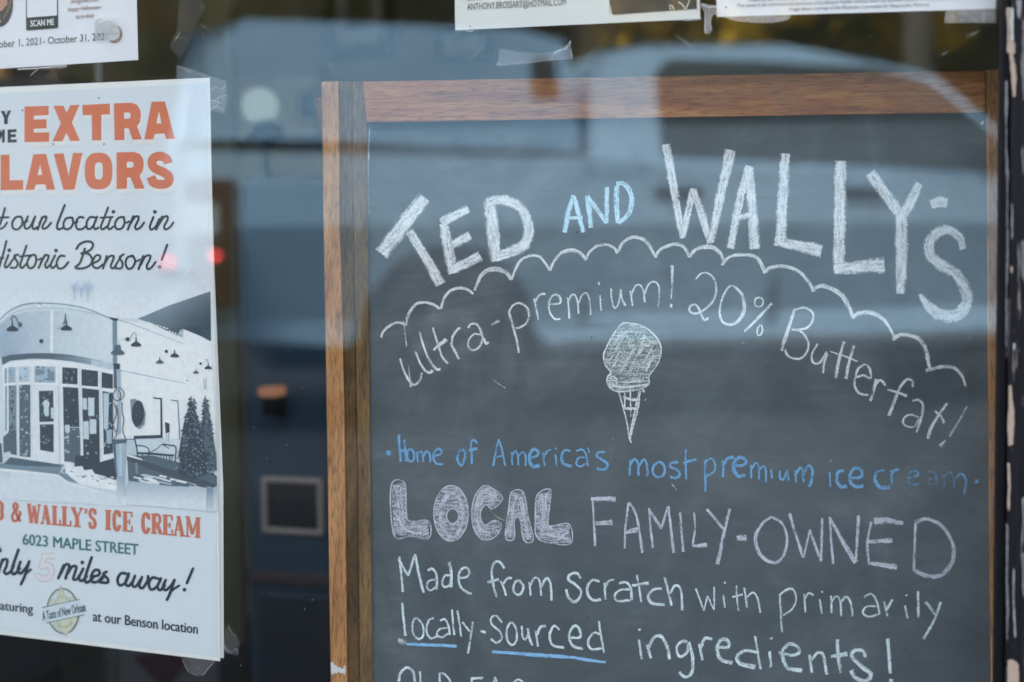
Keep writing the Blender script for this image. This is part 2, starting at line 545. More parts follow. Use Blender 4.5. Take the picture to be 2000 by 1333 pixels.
b = MB(); b.box(-6, 6, -0.4, -0.02, 2.75, 2.9); b.build('added_shade_overhang', wm, shop)  # added out of view to hold sky light back from the window

# ------------------------------------------------------------------ the window: pane, black peeling frame, dirt
win = empty('shop_window', (0, 0, ZW0), 'large clear shop window in a black flaking frame, mirroring the street', 'window')
b = MB(); b.box(XL0 - 0.02, XR0 + 0.02, -0.003, 0.003, ZW0 - 0.02, ZW1 + 0.02)
b.build('pane', M_PANE, win)
def post_mat():
    m, nt, out = mat('peeling_black_paint')
    v = coords(nt, (1, 1, 1))
    st = noise(nt, coords(nt, (170, 170, 9)), 1.0, 5, 0.65, 0.6)
    st2 = noise(nt, coords(nt, (420, 420, 30)), 1.0, 3, 0.6, 0.2)
    s = math_n(nt, 'ADD', math_n(nt, 'MULTIPLY', st, 0.75), math_n(nt, 'MULTIPLY', st2, 0.3))
    flake = ramp(nt, s, [(0.615, (0, 0, 0)), (0.635, (1, 1, 1))])
    base = ramp(nt, noise(nt, coords(nt, (300, 300, 12)), 1.0, 3), [(0.3, (0.004, 0.004, 0.006)), (0.7, (0.010, 0.010, 0.014))])
    mx = N(nt, 'Mix', data_type='RGBA'); L(nt, flake, mx.inputs[0]); L(nt, base, mx.inputs[6])
    mx.inputs[7].default_value = (0.20, 0.18, 0.165, 1)
    p = N(nt, 'BsdfPrincipled', Roughness=0.6); L(nt, mx.outputs[2], p.inputs['Base Color']); p.inputs['Specular IOR Level'].default_value = 0.2
    bp = N(nt, 'Bump', Strength=0.8, Distance=0.0015, invert=True)
    L(nt, s, bp.inputs['Height']); L(nt, bp.outputs[0], p.inputs['Normal'])
    L(nt, p.outputs[0], out.inputs[0])
    return m
M_POST = post_mat()
M_BLACK = simple('smooth_black_paint', (0.007, 0.007, 0.009), 0.5, spec=0.2, var=0.3, scale=40, stretch=(8, 8, 1))
b = MB()                                      # the post: a smooth bead against the glass, then a flaking face
b.box(XR0, XR0 + 0.009, -0.012, 0.02, ZW0 - 0.08, ZW1 + 0.09)
bead = b.build('glazing_bead', M_BLACK, win, bevel=0.002)
b = MB()
b.box(XR0 + 0.009, XR1, -0.022, 0.02, ZW0 - 0.08, ZW1 + 0.09)
post = b.build('frame_post', M_POST, win, bevel=0.003)
b = MB()
b.box(XL0 - 0.09, XL0, -0.022, 0.02, ZW0 - 0.08, ZW1 + 0.09)
b.box(XL0, XR0, -0.022, 0.02, ZW1, ZW1 + 0.09); b.box(XL0, XR0, -0.03, 0.02, ZW0 - 0.08, ZW0)
b.build('frame', M_POST, win, bevel=0.003)
PS = Sheet(lambda x, y, o: at(x, y, -0.0225 - o))
b = MB()
pale, white_p = (0.40, 0.31, 0.245, 1), (0.46, 0.48, 0.47, 1)
CH = [([(1966, 16), (1973, 15), (1972, 60), (1973, 82), (1982, 83), (1983, 104), (1978, 106), (1984, 130), (1985, 160), (1983, 189), (1978, 190), (1976, 165), (1974, 140), (1972, 104), (1967, 103), (1968, 60)], pale),
      ([(1974, 16), (1980, 17), (1979, 60), (1980, 80), (1974, 81), (1973, 50)], white_p),
      ([(1985, 0), (1995, 0), (1994, 25), (1991, 38), (1987, 30)], (0.26, 0.25, 0.25, 1)),
      ([(1997, 40), (2002, 40), (2002, 195), (1998, 196), (1996, 150), (1994, 128), (1997, 100)], (0.16, 0.15, 0.15, 1)),
      ([(1970, 755), (1975, 752), (1977, 780), (1981, 802), (1980, 845), (1979, 868), (1970, 872), (1968, 830), (1970, 790)], pale),
      ([(1968, 1290), (1976, 1288), (1986, 1294), (1990, 1300), (1988, 1400), (1968, 1400)], pale),
      ([(1963, 160), (1967, 157), (1969, 200), (1966, 240), (1967, 300), (1969, 340), (1965, 345), (1964, 280)], (0.18, 0.18, 0.19, 1)),
      ([(1966, 330), (1970, 330), (1968, 420), (1970, 500), (1967, 560), (1968, 640), (1965, 700), (1964, 600), (1966, 480)], (0.15, 0.15, 0.17, 1)),
      ([(1967, 905), (1972, 905), (1973, 960), (1971, 1000), (1968, 990), (1970, 950)], (0.45, 0.36, 0.30, 1)),
      ([(1965, 1020), (1970, 1030), (1968, 1120), (1971, 1190), (1967, 1260), (1965, 1160)], (0.16, 0.16, 0.18, 1)),
      ([(1978, 1110), (1982, 1115), (1981, 1180), (1985, 1240), (1982, 1247), (1979, 1200)], (0.33, 0.32, 0.32, 1)),
      ([(1975, 400), (1978, 398), (1979, 460), (1976, 470)], (0.2, 0.2, 0.2, 1)), ([(1974, 520), (1978, 522), (1977, 534), (1974, 533)], pale),
      ([(1979, 670), (1983, 672), (1982, 684), (1979, 683)], white_p), ([(1996, 470), (2001, 470), (2001, 560), (1996, 535)], (0.18, 0.18, 0.19, 1)),
      ([(1995, 300), (1999, 280), (2001, 330), (1998, 345)], (0.16, 0.16, 0.16, 1)), ([(1996, 1080), (2001, 1080), (2001, 1170), (1997, 1160)], (0.17, 0.17, 0.18, 1)),
      ([(1996, 975), (2001, 970), (2001, 1030), (1998, 1020)], (0.25, 0.25, 0.26, 1))]
for lp, c in CH:                              # ragged edges on every patch of bare wood
    q = []
    for i, p_ in enumerate(lp):
        n_ = lp[(i + 1) % len(lp)]
        q.append(p_)
        d_ = math.hypot(n_[0] - p_[0], n_[1] - p_[1])
        for k in range(1, int(d_ / 7)):
            t_ = k / int(d_ / 7)
            q.append((p_[0] + (n_[0] - p_[0]) * t_ + rng.uniform(-0.9, 0.9), p_[1] + (n_[1] - p_[1]) * t_))
    poly(b, PS, q, c)
bw = b.build('bare_wood', M_PRINT, win)
bw['label'] = 'pale bare wood where the black paint has flaked off'
GS = Sheet(lambda x, y, o: at(x, y, -0.0031 - o))
b = MB()
spk = [(1243, 71), (1357, 155), (1160, 40), (1530, 80), (1625, 105), (438, 158), (555, 545), (523, 60), (607, 100), (790, 73), (650, 800), (1300, 245), (660, 355), (575, 398), (470, 1300), (595, 1190), (560, 870), (495, 835), (530, 1160), (610, 1172), (490, 1188), (1095, 640), (1380, 90), (545, 120), (1700, 70), (1745, 60), (740, 45), (890, 75)]
for x, y in spk + [(rng.uniform(0, 1940), rng.uniform(0, 1333)) for _ in range(22)]:
    disc(b, GS, x, y, rng.uniform(0.6, 1.2), rng.uniform(0.6, 1.2), (0.42, 0.45, 0.45, 1), 7)
for x0, y0, x1, y1 in ((1320, 70, 1357, 96), (1890, 70, 1912, 62), (340, 82, 352, 62), (1600, 120, 1612, 112), (913, 120, 943, 93), (900, 99, 905, 106), (1838, 110, 1850, 100)):
    ribbon(b, GS, [(x0, y0), ((x0 + x1) / 2 + 1, (y0 + y1) / 2), (x1, y1)], [0.4, 0.9, 0.5], (0.40, 0.42, 0.42, 0.5))
for x, y in [(1355, 160), (918, 52), (1418, 15), (104, 282), (203, 282), (44, 216), (193, 192), (1127, 454), (1500, 716), (1148, 1206), (1766, 1268), (1155, 660)]:
    disc(b, GS, x, y, 1.5, 2.0, (0.03, 0.03, 0.03, 1), 7)
ds = b.build('dirt_specks', M_PRINT, win); ds['kind'] = 'stuff'

# ------------------------------------------------------------------ the chalkboard
LEAN = R(5.0)
BN = Vector((0, -math.cos(LEAN), math.sin(LEAN)))
BP = Vector((0, 0.085, 0.85))
def bpt(px, py, off=0.0):
    d = ray(px, py); p0 = BP + BN * off
    return CAM + d * ((p0 - CAM).dot(BN) / d.dot(BN))
BS = Sheet(lambda x, y, o: bpt(x, y, 0.0003 + o))
foot = bpt(1290, 1850)
board = empty('chalkboard', (foot.x, foot.y, GZ), 'oak framed chalkboard covered in white and blue chalk lettering behind the glass', 'chalkboard')
def slab(mb, quad, f, bk, vert=True):
    """A bar of the frame: outline in photo pixels, front at f and back at bk before the slate; split lengthwise so that it follows a slightly bowed edge."""
    mb.hexa([bpt(x, y, f) for x, y in quad], [bpt(x, y, bk) for x, y in quad])
    return mb
EDGE_O = [(628, 160), (631, 400), (638, 800), (646, 1333), (655, 1850)]
EDGE_I = [(662, 159), (663, 400), (673, 800), (679, 1333), (687, 1850)]
EDGE_G = [(688, 159), (690, 400), (697, 800), (703, 1333), (710, 1850)]
EDGE_L = [(716, 159), (719, 400), (722, 800), (728, 1333), (735, 1850)]
def strip(mb, ea, eb, fa, fb, bk):
    """bar between two polylines; fa / fb = height of the front face at either edge"""
    n = len(ea)
    vs = []
    for (xa, ya), (xb, yb) in zip(ea, eb):
        vs += [bpt(xa, ya, fa), bpt(xb, yb, fb), bpt(xb, yb, bk), bpt(xa, ya, bk)]
    fs = []
    for i in range(n - 1):
        for k in range(4):
            fs.append((4 * i + k, 4 * i + (k + 1) % 4, 4 * i + 4 + (k + 1) % 4, 4 * i + 4 + k))
    fs += [(3, 2, 1, 0), tuple(4 * (n - 1) + k for k in range(4))]
    mb.add(vs, fs)
b = MB(); strip(b, EDGE_O, EDGE_I, 0.016, 0.016, -0.012)
stile = b.build('stile', M_OAK_Z, board, bevel=0.0012)
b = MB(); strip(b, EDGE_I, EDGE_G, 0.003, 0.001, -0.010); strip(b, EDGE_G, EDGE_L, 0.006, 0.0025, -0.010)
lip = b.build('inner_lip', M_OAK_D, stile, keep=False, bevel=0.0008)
b = MB(); strip(b, [(1926, 137), (1928, 500), (1931, 900), (1935, 1333), (1940, 1850)], [(1985, 136), (1986, 500), (1988, 900), (1990, 1333), (1992, 1850)], 0.012, 0.012, -0.012)
b.build('stile', M_OAK_Z, board, bevel=0.0012)
b = MB(); slab(b, [(708, 160), (1925.3, 138), (1925.3, 220), (716, 240)], 0.0125, -0.008)
b.build('top_rail', M_OAK_X, board, bevel=0.001)
b = MB(); slab(b, [(720, 1760), (1939, 1770), (1941, 1850), (724, 1850)], 0.0115, -0.008)
b.build('bottom_rail', M_OAK_X, board, bevel=0.001)
b = MB(); slab(b, [(700, 200), (1945, 180), (1955, 1800), (715, 1790)], 0.0, -0.006)
b.build('slate', M_SLATE, board)
for px in (640, 1960):                        # the folding legs behind
    b = MB(); p0 = bpt(px, 190, -0.02); p1 = Vector((p0.x, p0.y + 0.42, GZ))
    sx = Vector((0.016, 0, 0)); sy = Vector((0, 0.018, 0))
    b.hexa([p0 - sx, p0 + sx, p1 + sx, p1 - sx], [p0 - sx + sy, p0 + sx + sy, p1 + sx + sy, p1 - sx + sy])
    b.build('rear_leg', M_OAK_Z, board)
b = MB()
CS = Sheet(lambda x, y, o: bpt(x, y, 0.0163 + o))
for lp in ([(646, 1295), (650, 1293), (653, 1299), (657, 1300), (660, 1304), (664, 1303), (667, 1307), (671, 1305), (672, 1299), (674, 1301), (675, 1310), (673, 1320), (670, 1314), (666, 1316), (661, 1312), (657, 1317), (653, 1314), (650, 1319), (647, 1316)],):
    poly(b, CS, lp, (0.62, 0.62, 0.62, 1))
b.build('paint_scrape', M_PRINT, board)['label'] = 'white paint scraped on the low end of the stile'

WH, GRY, LAV = (0.84, 0.87, 0.88, 0.50), (0.78, 0.81, 0.81, 0.42), (0.64, 0.65, 0.72, 0.40)
TEAL, BLU, LBL = (0.74, 0.84, 0.85, 0.40), (0.20, 0.43, 0.66, 0.55), (0.62, 0.82, 0.90, 0.55)
cA, cB, cC, cD = (720, 260, 3.3328), (1260, 260, 2.9412), (740, 560, 3.3333), (1300, 500, 3.125)
cE, cF, cG, cH = (740, 820, 3.3333), (1200, 840, 2.7027), (740, 1060, 3.3333), (1240, 1100, 2.8571)
def chalk(name, items, parent=board, label=None):
    mb = MB()
    for it in items:
        strokes(mb, BS, *it, **({} if len(it) > 4 else {'wmul': 1.3}))
    o = mb.build(name, M_CHALK, parent, keep=parent is board)
    if label:
        o['label'] = label
    return o
T1 = """
80,90,92: 366,420 230,595 80,786
56,60,66: 262,640 370,810 470,988
62,68,70: 488,590 515,740 556,915
58,54: 470,585 560,540 652,494
54,56: 535,735 600,700 662,668
60,64: 552,885 640,845 728,800
72,78,70: 786,440 808,640 834,838
62,66,64,66,70,60: 768,455 870,435 965,470 1025,555 1043,640 1015,725 940,768 830,812"""
T2 = """
46,52,44,34: 118,65 150,230 185,440 218,605
34,40: 218,600 250,440 277,318
34,42,34: 277,325 325,470 376,636
36,50,58: 376,630 430,380 492,98
44,42,46: 597,190 540,400 490,665
46,52,60: 596,200 615,430 630,668
30: 525,490 605,470
54,58,62: 806,118 790,380 776,650
48,62,70: 770,628 880,650 1014,678
62,66,60: 1122,160 1118,480 1112,800
58,72,84: 1085,782 1220,770 1376,760
58,60,56: 1292,228 1380,350 1474,475
46,56,52: 1574,288 1530,390 1474,480
62,70,64,44: 1472,470 1472,640 1470,800 1466,925
50,66,50: 1640,415 1690,398 1738,402
40,52,60,62,58,62,70,66,24: 1828,668 1805,600 1735,556 1668,580 1630,650 1660,730 1770,800 1830,880 1848,965 1790,1045 1690,1040 1620,985 1578,925"""
chalk('title_lettering', [(T1, cA, WH, 'flat', 0.14, None, 1.1), (T2, cB, WH, 'flat', 0.14, None, 1.12)], label='thick white chalk capitals arched across the top')
chalk('small_word_lettering', [("""
30,34,30: 1332,405 1300,520 1275,650
26,34,30: 1336,410 1365,520 1398,648
22: 1300,556 1392,548
30,34,30: 1424,405 1436,510 1450,618
28,32: 1426,415 1548,585
26,30,28: 1552,352 1550,470 1546,590
28,34,28: 1616,345 1614,460 1622,588
26,30,34,30,26: 1612,332 1660,330 1702,385 1714,450 1690,530 1625,588""", cA, LBL, 'flat', 0.2, None, 1.12)], label='small word in pale blue chalk')
chalk('scalloped_line', [("""
13,15,14: 82,1332 92,1300 125,1262 180,1235 225,1243 240,1255
15,17,15: 240,1255 260,1180 300,1120 350,1103 410,1113 465,1145
15,17,13: 470,1145 490,1080 530,1030 590,1010 640,1018 682,1048
15,20,30,20: 690,1025 710,970 740,920 790,890 850,890 900,915 930,955
14,17,15: 930,955 950,900 990,830 1050,800 1110,805 1150,850 1180,895
15,18,24,16: 1180,895 1210,830 1260,780 1320,765 1380,785 1415,830
15,17,16: 1415,825 1440,775 1490,735 1550,728 1600,750 1620,785
15,18,20,17: 1625,780 1650,720 1700,685 1750,680 1810,710 1850,775 1870,812""", cA, GRY), ("""
15,18,15: 58,714 90,670 140,645 190,640 230,665 255,715
16,22,18: 255,712 290,670 340,655 390,660 430,690 450,735 443,762
14,18,22: 443,752 480,715 540,700 600,703 640,715 670,760 690,806
20,16,18,15: 695,800 720,775 790,765 860,785 910,820 950,870 966,912
16,22,24,18: 964,910 985,885 1030,880 1090,905 1140,945 1170,1000 1195,1062
18,22,18,12: 1190,1062 1230,1035 1290,1032 1340,1050 1380,1085 1410,1130 1436,1182
20,18,22,14: 1420,1184 1470,1160 1530,1165 1580,1190 1610,1240 1630,1300""", cB, GRY), ("""
16,20,22: 1585,555 1600,630 1616,702
18,20,16,12: 1588,702 1650,685 1720,675 1770,690 1810,735 1832,797""", cD, GRY)], label='scalloped chalk cloud line under the title')
chalk('slogan_lettering', [("""
12,14,12: 137,468 165,555 205,622 235,640 268,608 280,560
11,13,16: 238,422 270,500 305,550 335,560 350,545
10,12,18: 265,292 295,400 335,490 375,540 402,538
12,14,12: 350,268 385,380 415,460 450,502
12,20,24: 355,415 395,380 442,345
12,16,14: 468,368 500,430 522,472
12,16: 475,385 480,330 505,285 532,267
12,13,16: 580,270 600,245 635,245 660,280 675,330 700,370 714,360
10,12: 665,315 620,310 585,350 585,395 615,415 655,390 675,340
8,18: 733,250 783,222
13,15,12: 845,160 870,250 900,360 912,432
11,14: 848,160 875,120 920,108 965,140 978,190 960,240 920,265 890,272
11: 1010,78 1025,150 1038,218
10,15: 1018,100 1045,55 1085,46
11,12: 1097,115 1140,115 1180,106 1178,70 1150,52 1120,70 1106,115 1115,170 1145,210 1182,212
11: 1228,70 1235,140 1240,210
10: 1232,100 1255,55 1280,60 1295,110 1300,178
10: 1300,110 1320,60 1350,44 1370,80 1380,186
9,12: 1440,58 1447,160
4,7: 160,222 180,390
4,9: 193,518 208,655""", cC, GRY), ("""
10: 1496,970 1503,990
10,12: 1578,1012 1582,1080 1600,1138 1625,1110 1640,1045 1642,1020
11,12: 1640,1020 1650,1080 1672,1125
10: 1703,1028 1712,1080 1718,1126
10: 1710,1060 1735,1000 1765,990 1790,1030 1797,1102
10: 1797,1050 1820,990 1855,968 1885,990 1892,1050 1885,1136""", cA, GRY), ("""
16,13,8: 155,760 155,850 150,952
14: 148,982 148,1004""", cB, GRY), ("""
8,13,13,12: 183,142 215,110 255,105 295,140 308,210 285,280 235,330 190,352 155,345 145,320 165,298 195,310 215,350 235,390 262,380
12,20,18,12,12: 405,183 440,205 470,245 482,310 465,370 430,408 385,420 345,400 330,350 340,280 370,210 405,183
10: 570,255 595,270 590,300 565,312 545,295 550,265 570,255
13,16,13: 650,290 560,385 480,465
9: 580,420 592,450 580,482 562,482 560,450 580,420
14,20,16: 788,325 750,440 708,580
12: 790,330 840,317 890,340 900,390 870,435 820,450 770,450
12: 770,450 830,465 868,520 865,580 830,622 790,628 745,610 728,570
10,14: 928,536 895,600 900,650 935,655 965,620 982,585
12: 985,600 965,660 962,718
14,18: 1090,522 1060,630 1038,748
14,17: 1150,547 1120,650 1100,752
5,9: 1003,584 1090,612 1172,646
12: 1165,740 1210,730 1250,746 1245,690 1215,665 1175,690 1155,750 1155,800 1185,840 1237,850
14,18: 1285,752 1270,820 1250,887
14: 1280,790 1310,760 1345,790
11,16,18: 1510,800 1505,765 1475,755 1440,790 1410,850 1385,920 1362,977
9,15: 1353,818 1420,835 1474,856
12,14: 1505,885 1540,880 1568,905 1565,960 1550,1020 1530,1077
10: 1545,985 1500,970 1460,985 1450,1020 1480,1045 1520,1040 1545,1000
14,18: 1718,898 1660,985 1615,1060 1602,1118
10,15: 1643,948 1685,985 1700,1022
6,12: 1840,918 1790,1010 1733,1102
10,18: 1708,1128 1676,1162""", cD, GRY)], label='thin white chalk slogan curving under the cloud line')
cone = chalk('ice_cream_drawing', [("""
10: 1560,680 1600,820 1632,988
12,24,22,10: 1700,678 1670,830 1650,910 1634,1000
8: 1602,690 1600,790
9: 1637,688 1641,850
12,22: 1590,718 1640,735 1692,738
12,16: 1593,795 1678,795
12,7: 1630,980 1643,1018
16: 1725,670 1722,690
14: 1732,735 1738,740""", cC, GRY)], label='chalk drawing of an ice cream cone')
mb = MB()
SC = [(1590, 238), (1640, 240), (1700, 252), (1760, 285), (1810, 335), (1835, 395), (1832, 460), (1805, 520), (1760, 580), (1757, 620), (1740, 650), (1700, 668), (1620, 682), (1550, 682), (1505, 660), (1486, 620), (1492, 585), (1510, 560), (1475, 510), (1463, 450), (1480, 400), (1510, 340), (1545, 285)]
SCP = [(740 + x / 3.3333, 560 + y / 3.3333) for x, y in SC]
poly(mb, BS, SCP, (0.66, 0.74, 0.71, -0.12))
strokes(mb, BS, '10,14,12: ' + ' '.join('%d,%d' % p for p in SC + SC[:1]), cC, (0.78, 0.83, 0.82, 0.35))
for k in range(46):                            # scribbled filling, diagonal, denser towards the right
    x = 1490 + rng.random() * 320; y = 280 + rng.random() * 290
    l = rng.uniform(40, 110)
    q = [(x - l * 0.45, y + l * 0.8), (x, y + rng.uniform(-8, 8)), (x + l * 0.45, y - l * 0.8)]
    if all(((px - 1650) / 175) ** 2 + ((py - 425) / 178) ** 2 < 1 for px, py in q):
        strokes(mb, BS, '%d,%d,%d: ' % (rng.randint(8, 14), rng.randint(12, 26), rng.randint(8, 14)) + ' '.join('%.1f,%.1f' % p for p in q), cC, (0.74, 0.81, 0.79, rng.uniform(0.0, 0.3)))
strokes(mb, BS, """
10: 1700,345 1730,330 1760,350 1758,378 1735,385 1712,370
9: 1500,600 1520,585 1545,600 1545,640 1515,655 1498,630
10: 1735,592 1755,600 1758,635 1735,650
16,20: 1510,640 1600,655 1740,640
12: 1515,610 1600,625 1735,615
10: 1680,340 1710,380 1690,430""", cC, GRY)
mb.build('scoop', M_CHALK, cone, keep=False)
chalk('blue_lettering', [("""
26: 62,215
16: 130,98 134,190 142,275
16: 163,130 172,200 180,272
14: 140,208 178,195
14: 205,193 225,210 228,255 205,273 185,250 188,210 205,193
12: 245,210 255,277
13: 250,235 270,203 285,225 290,277
13: 290,235 310,205 330,225 336,277
14: 355,240 400,225 410,200 385,190 360,215 355,250 375,285 418,291
15: 540,193 560,215 555,270 535,302 512,270 515,225 535,195
14: 642,155 615,130 598,160 605,220 605,292
18: 586,200 642,188
11,13: 780,125 762,210 744,302
11,13: 780,128 805,210 822,302
10: 755,247 812,235
11: 865,213 868,297
11: 868,235 890,205 905,235 908,300
11: 908,240 935,210 955,235 955,302
13,22: 985,250 1030,235 1035,205 1005,193 985,225 980,270 1005,305 1047,300
12: 1065,215 1080,302
12: 1072,250 1095,205 1122,195
11: 1150,228 1158,302
10: 1152,188
13,20: 1247,205 1210,200 1190,235 1200,285 1257,305
12: 1285,205 1325,195 1350,230 1362,302
12: 1345,245 1300,250 1285,285 1310,306 1350,282
9: 1358,183 1372,217
13,20: 1472,210 1430,214 1420,240 1460,265 1490,295 1470,325 1418,320""", cE, BLU), ("""
11: 85,158 80,242
11: 85,185 105,155 125,180 128,242
11: 130,190 155,155 172,185 175,247
12: 235,170 262,190 262,230 235,250 208,235 205,195 235,170
13: 337,170 300,175 295,195 325,210 345,235 325,252 293,250
10: 377,102 377,180 378,262
13: 363,175 432,154
12: 478,163 480,250 480,327
11: 480,165 515,150 532,180 525,220 485,246
13: 572,160 575,250
16: 575,185 600,150 630,145
13,18: 618,180 670,190 695,165 665,145 635,165 630,210 655,245 692,240
10: 722,185 722,257
10: 725,205 745,175 762,195 765,262
10: 766,210 785,190 800,215 800,277
9: 828,208 832,257
11: 872,213 875,255 895,260 910,220
10: 912,208 920,267
11: 955,213 958,277
11: 958,235 980,200 995,215 998,277
12: 998,235 1025,190 1045,215 1040,270 1028,302
9: 1136,222 1140,302
8: 1143,162
13,18: 1212,215 1180,225 1175,270 1195,300 1227,295
13,18: 1240,255 1300,250 1305,215 1270,200 1245,235 1250,280 1280,300 1314,295
13,18: 1427,215 1385,225 1378,270 1410,305 1457,300
10: 1460,213 1465,287
11: 1462,240 1480,215 1502,208
11@0.5: 1545,255 1600,240 1595,215 1560,225 1545,260 1570,290 1607,285
10@-0.1: 1653,222 1688,222 1700,262 1702,290
10@-0.1: 1690,255 1660,262 1660,290 1695,285
10@-0.2: 1722,232 1740,262 1740,325
10@0.1: 1742,250 1772,222 1792,262 1796,305
12@0.8: 1800,255 1830,233 1856,270 1848,338
18: 1912,272""", cF, BLU)], label='faded blue chalk line of small lettering')
# block word: outlined and scribbled in
mb = MB()
LC = [[[(80, 430), (165, 408), (178, 540), (190, 656), (322, 660), (326, 772), (210, 758), (98, 750)]],
      [[(470 + 112 * math.cos(t), 610 + 180 * math.sin(t)) for t in [k * math.pi / 14 for k in range(28)]], [(480 + 40 * math.cos(-t), 628 + 48 * math.sin(-t)) for t in [k * math.pi / 7 for k in range(14)]]],
      [[(805, 512), (745, 452), (685, 432), (632, 486), (606, 580), (612, 690), (660, 772), (730, 778), (782, 735), (796, 680), (752, 658), (690, 688), (662, 640), (668, 585), (700, 552), (740, 582)]],
      [[(865, 472), (940, 474), (972, 630), (1006, 780), (945, 786), (915, 640), (882, 652), (880, 772), (824, 764), (845, 580)], [(904, 582), (944, 582), (925, 540)]],
      [[(1030, 492), (1117, 455), (1112, 570), (1106, 690), (1235, 680), (1252, 802), (1130, 806), (1030, 765), (1018, 640)]]]
for loops in LC:
    lp = [[(740 + x / 3.3333, 820 + y / 3.3333) for x, y in q] for q in loops]
    poly(mb, BS, lp, LAV[:3] + (0.08,))
    for q in loops:
        strokes(mb, BS, '9,10: ' + ' '.join('%.1f,%.1f' % p for p in q + q[:1]), cE, LAV[:3] + (0.4,))
strokes(mb, BS, """
20: 110,440 130,580 150,740
22: 145,440 150,560 165,690
30: 110,735 200,700 315,700
24: 100,600 180,720 310,745
40: 410,540 470,480 530,530 545,620
36: 400,600 410,700 470,760 530,720
26: 545,560 550,660 500,770
40: 770,500 690,470 645,540 635,640 660,720 730,750
24: 760,530 700,500 660,560
34: 895,490 870,600 850,760
34: 920,500 950,640 975,775
24: 870,620 940,610
16: 945,660 975,770
30: 1060,480 1060,620 1060,760
24: 1090,480 1080,650 1060,770
30: 1060,740 1150,760 1240,780
20: 1110,700 1180,730 1240,700
20: 1130,800 1220,740 1225,690""", cE, LAV[:3] + (0.25,))
mb.build('block_word_lettering', M_CHALK, board)['label'] = 'block capitals filled in with lavender grey chalk'
chalk('thin_capitals', [("""
12,15: 1390,505 1400,660 1408,824
26,30: 1380,517 1542,515
24,34: 1410,676 1522,670""", cE, LAV), ("""
11: 75,383 60,500 54,626
11,13: 80,383 115,450 135,560 149,650
18,26: 56,540 135,525
11: 182,412 192,520 202,624
12,16: 185,425 250,522
12: 250,518 283,408
11,14: 284,402 298,520 313,650
11,13: 347,436 355,540 364,644
10: 420,437 425,520 412,612
14,26: 412,615 490,608
13: 488,418 575,522
14,18: 608,416 575,560 544,710
22,26: 645,570 698,570
11,14,18,12: 830,460 880,490 910,560 905,630 870,690 830,700 780,670 748,610 750,550 785,490 830,458
13: 924,440 960,560 998,674
10: 998,674 1032,526
13: 1032,530 1090,696
12: 1090,690 1098,466
12: 1137,460 1145,590 1155,708
12,26: 1140,470 1210,600 1277,700
12,16: 1275,695 1289,452
12: 1356,485 1335,600 1345,712
34,28,16: 1370,482 1440,480 1524,494
14,24: 1338,592 1467,585
14,28: 1340,702 1492,726
12: 1590,488 1585,620 1580,745
20,16,20,18: 1585,490 1650,470 1730,510 1785,600 1785,690 1740,755 1690,775 1630,765 1580,735""", cF, LAV)], label='tall thin capitals in grey chalk')
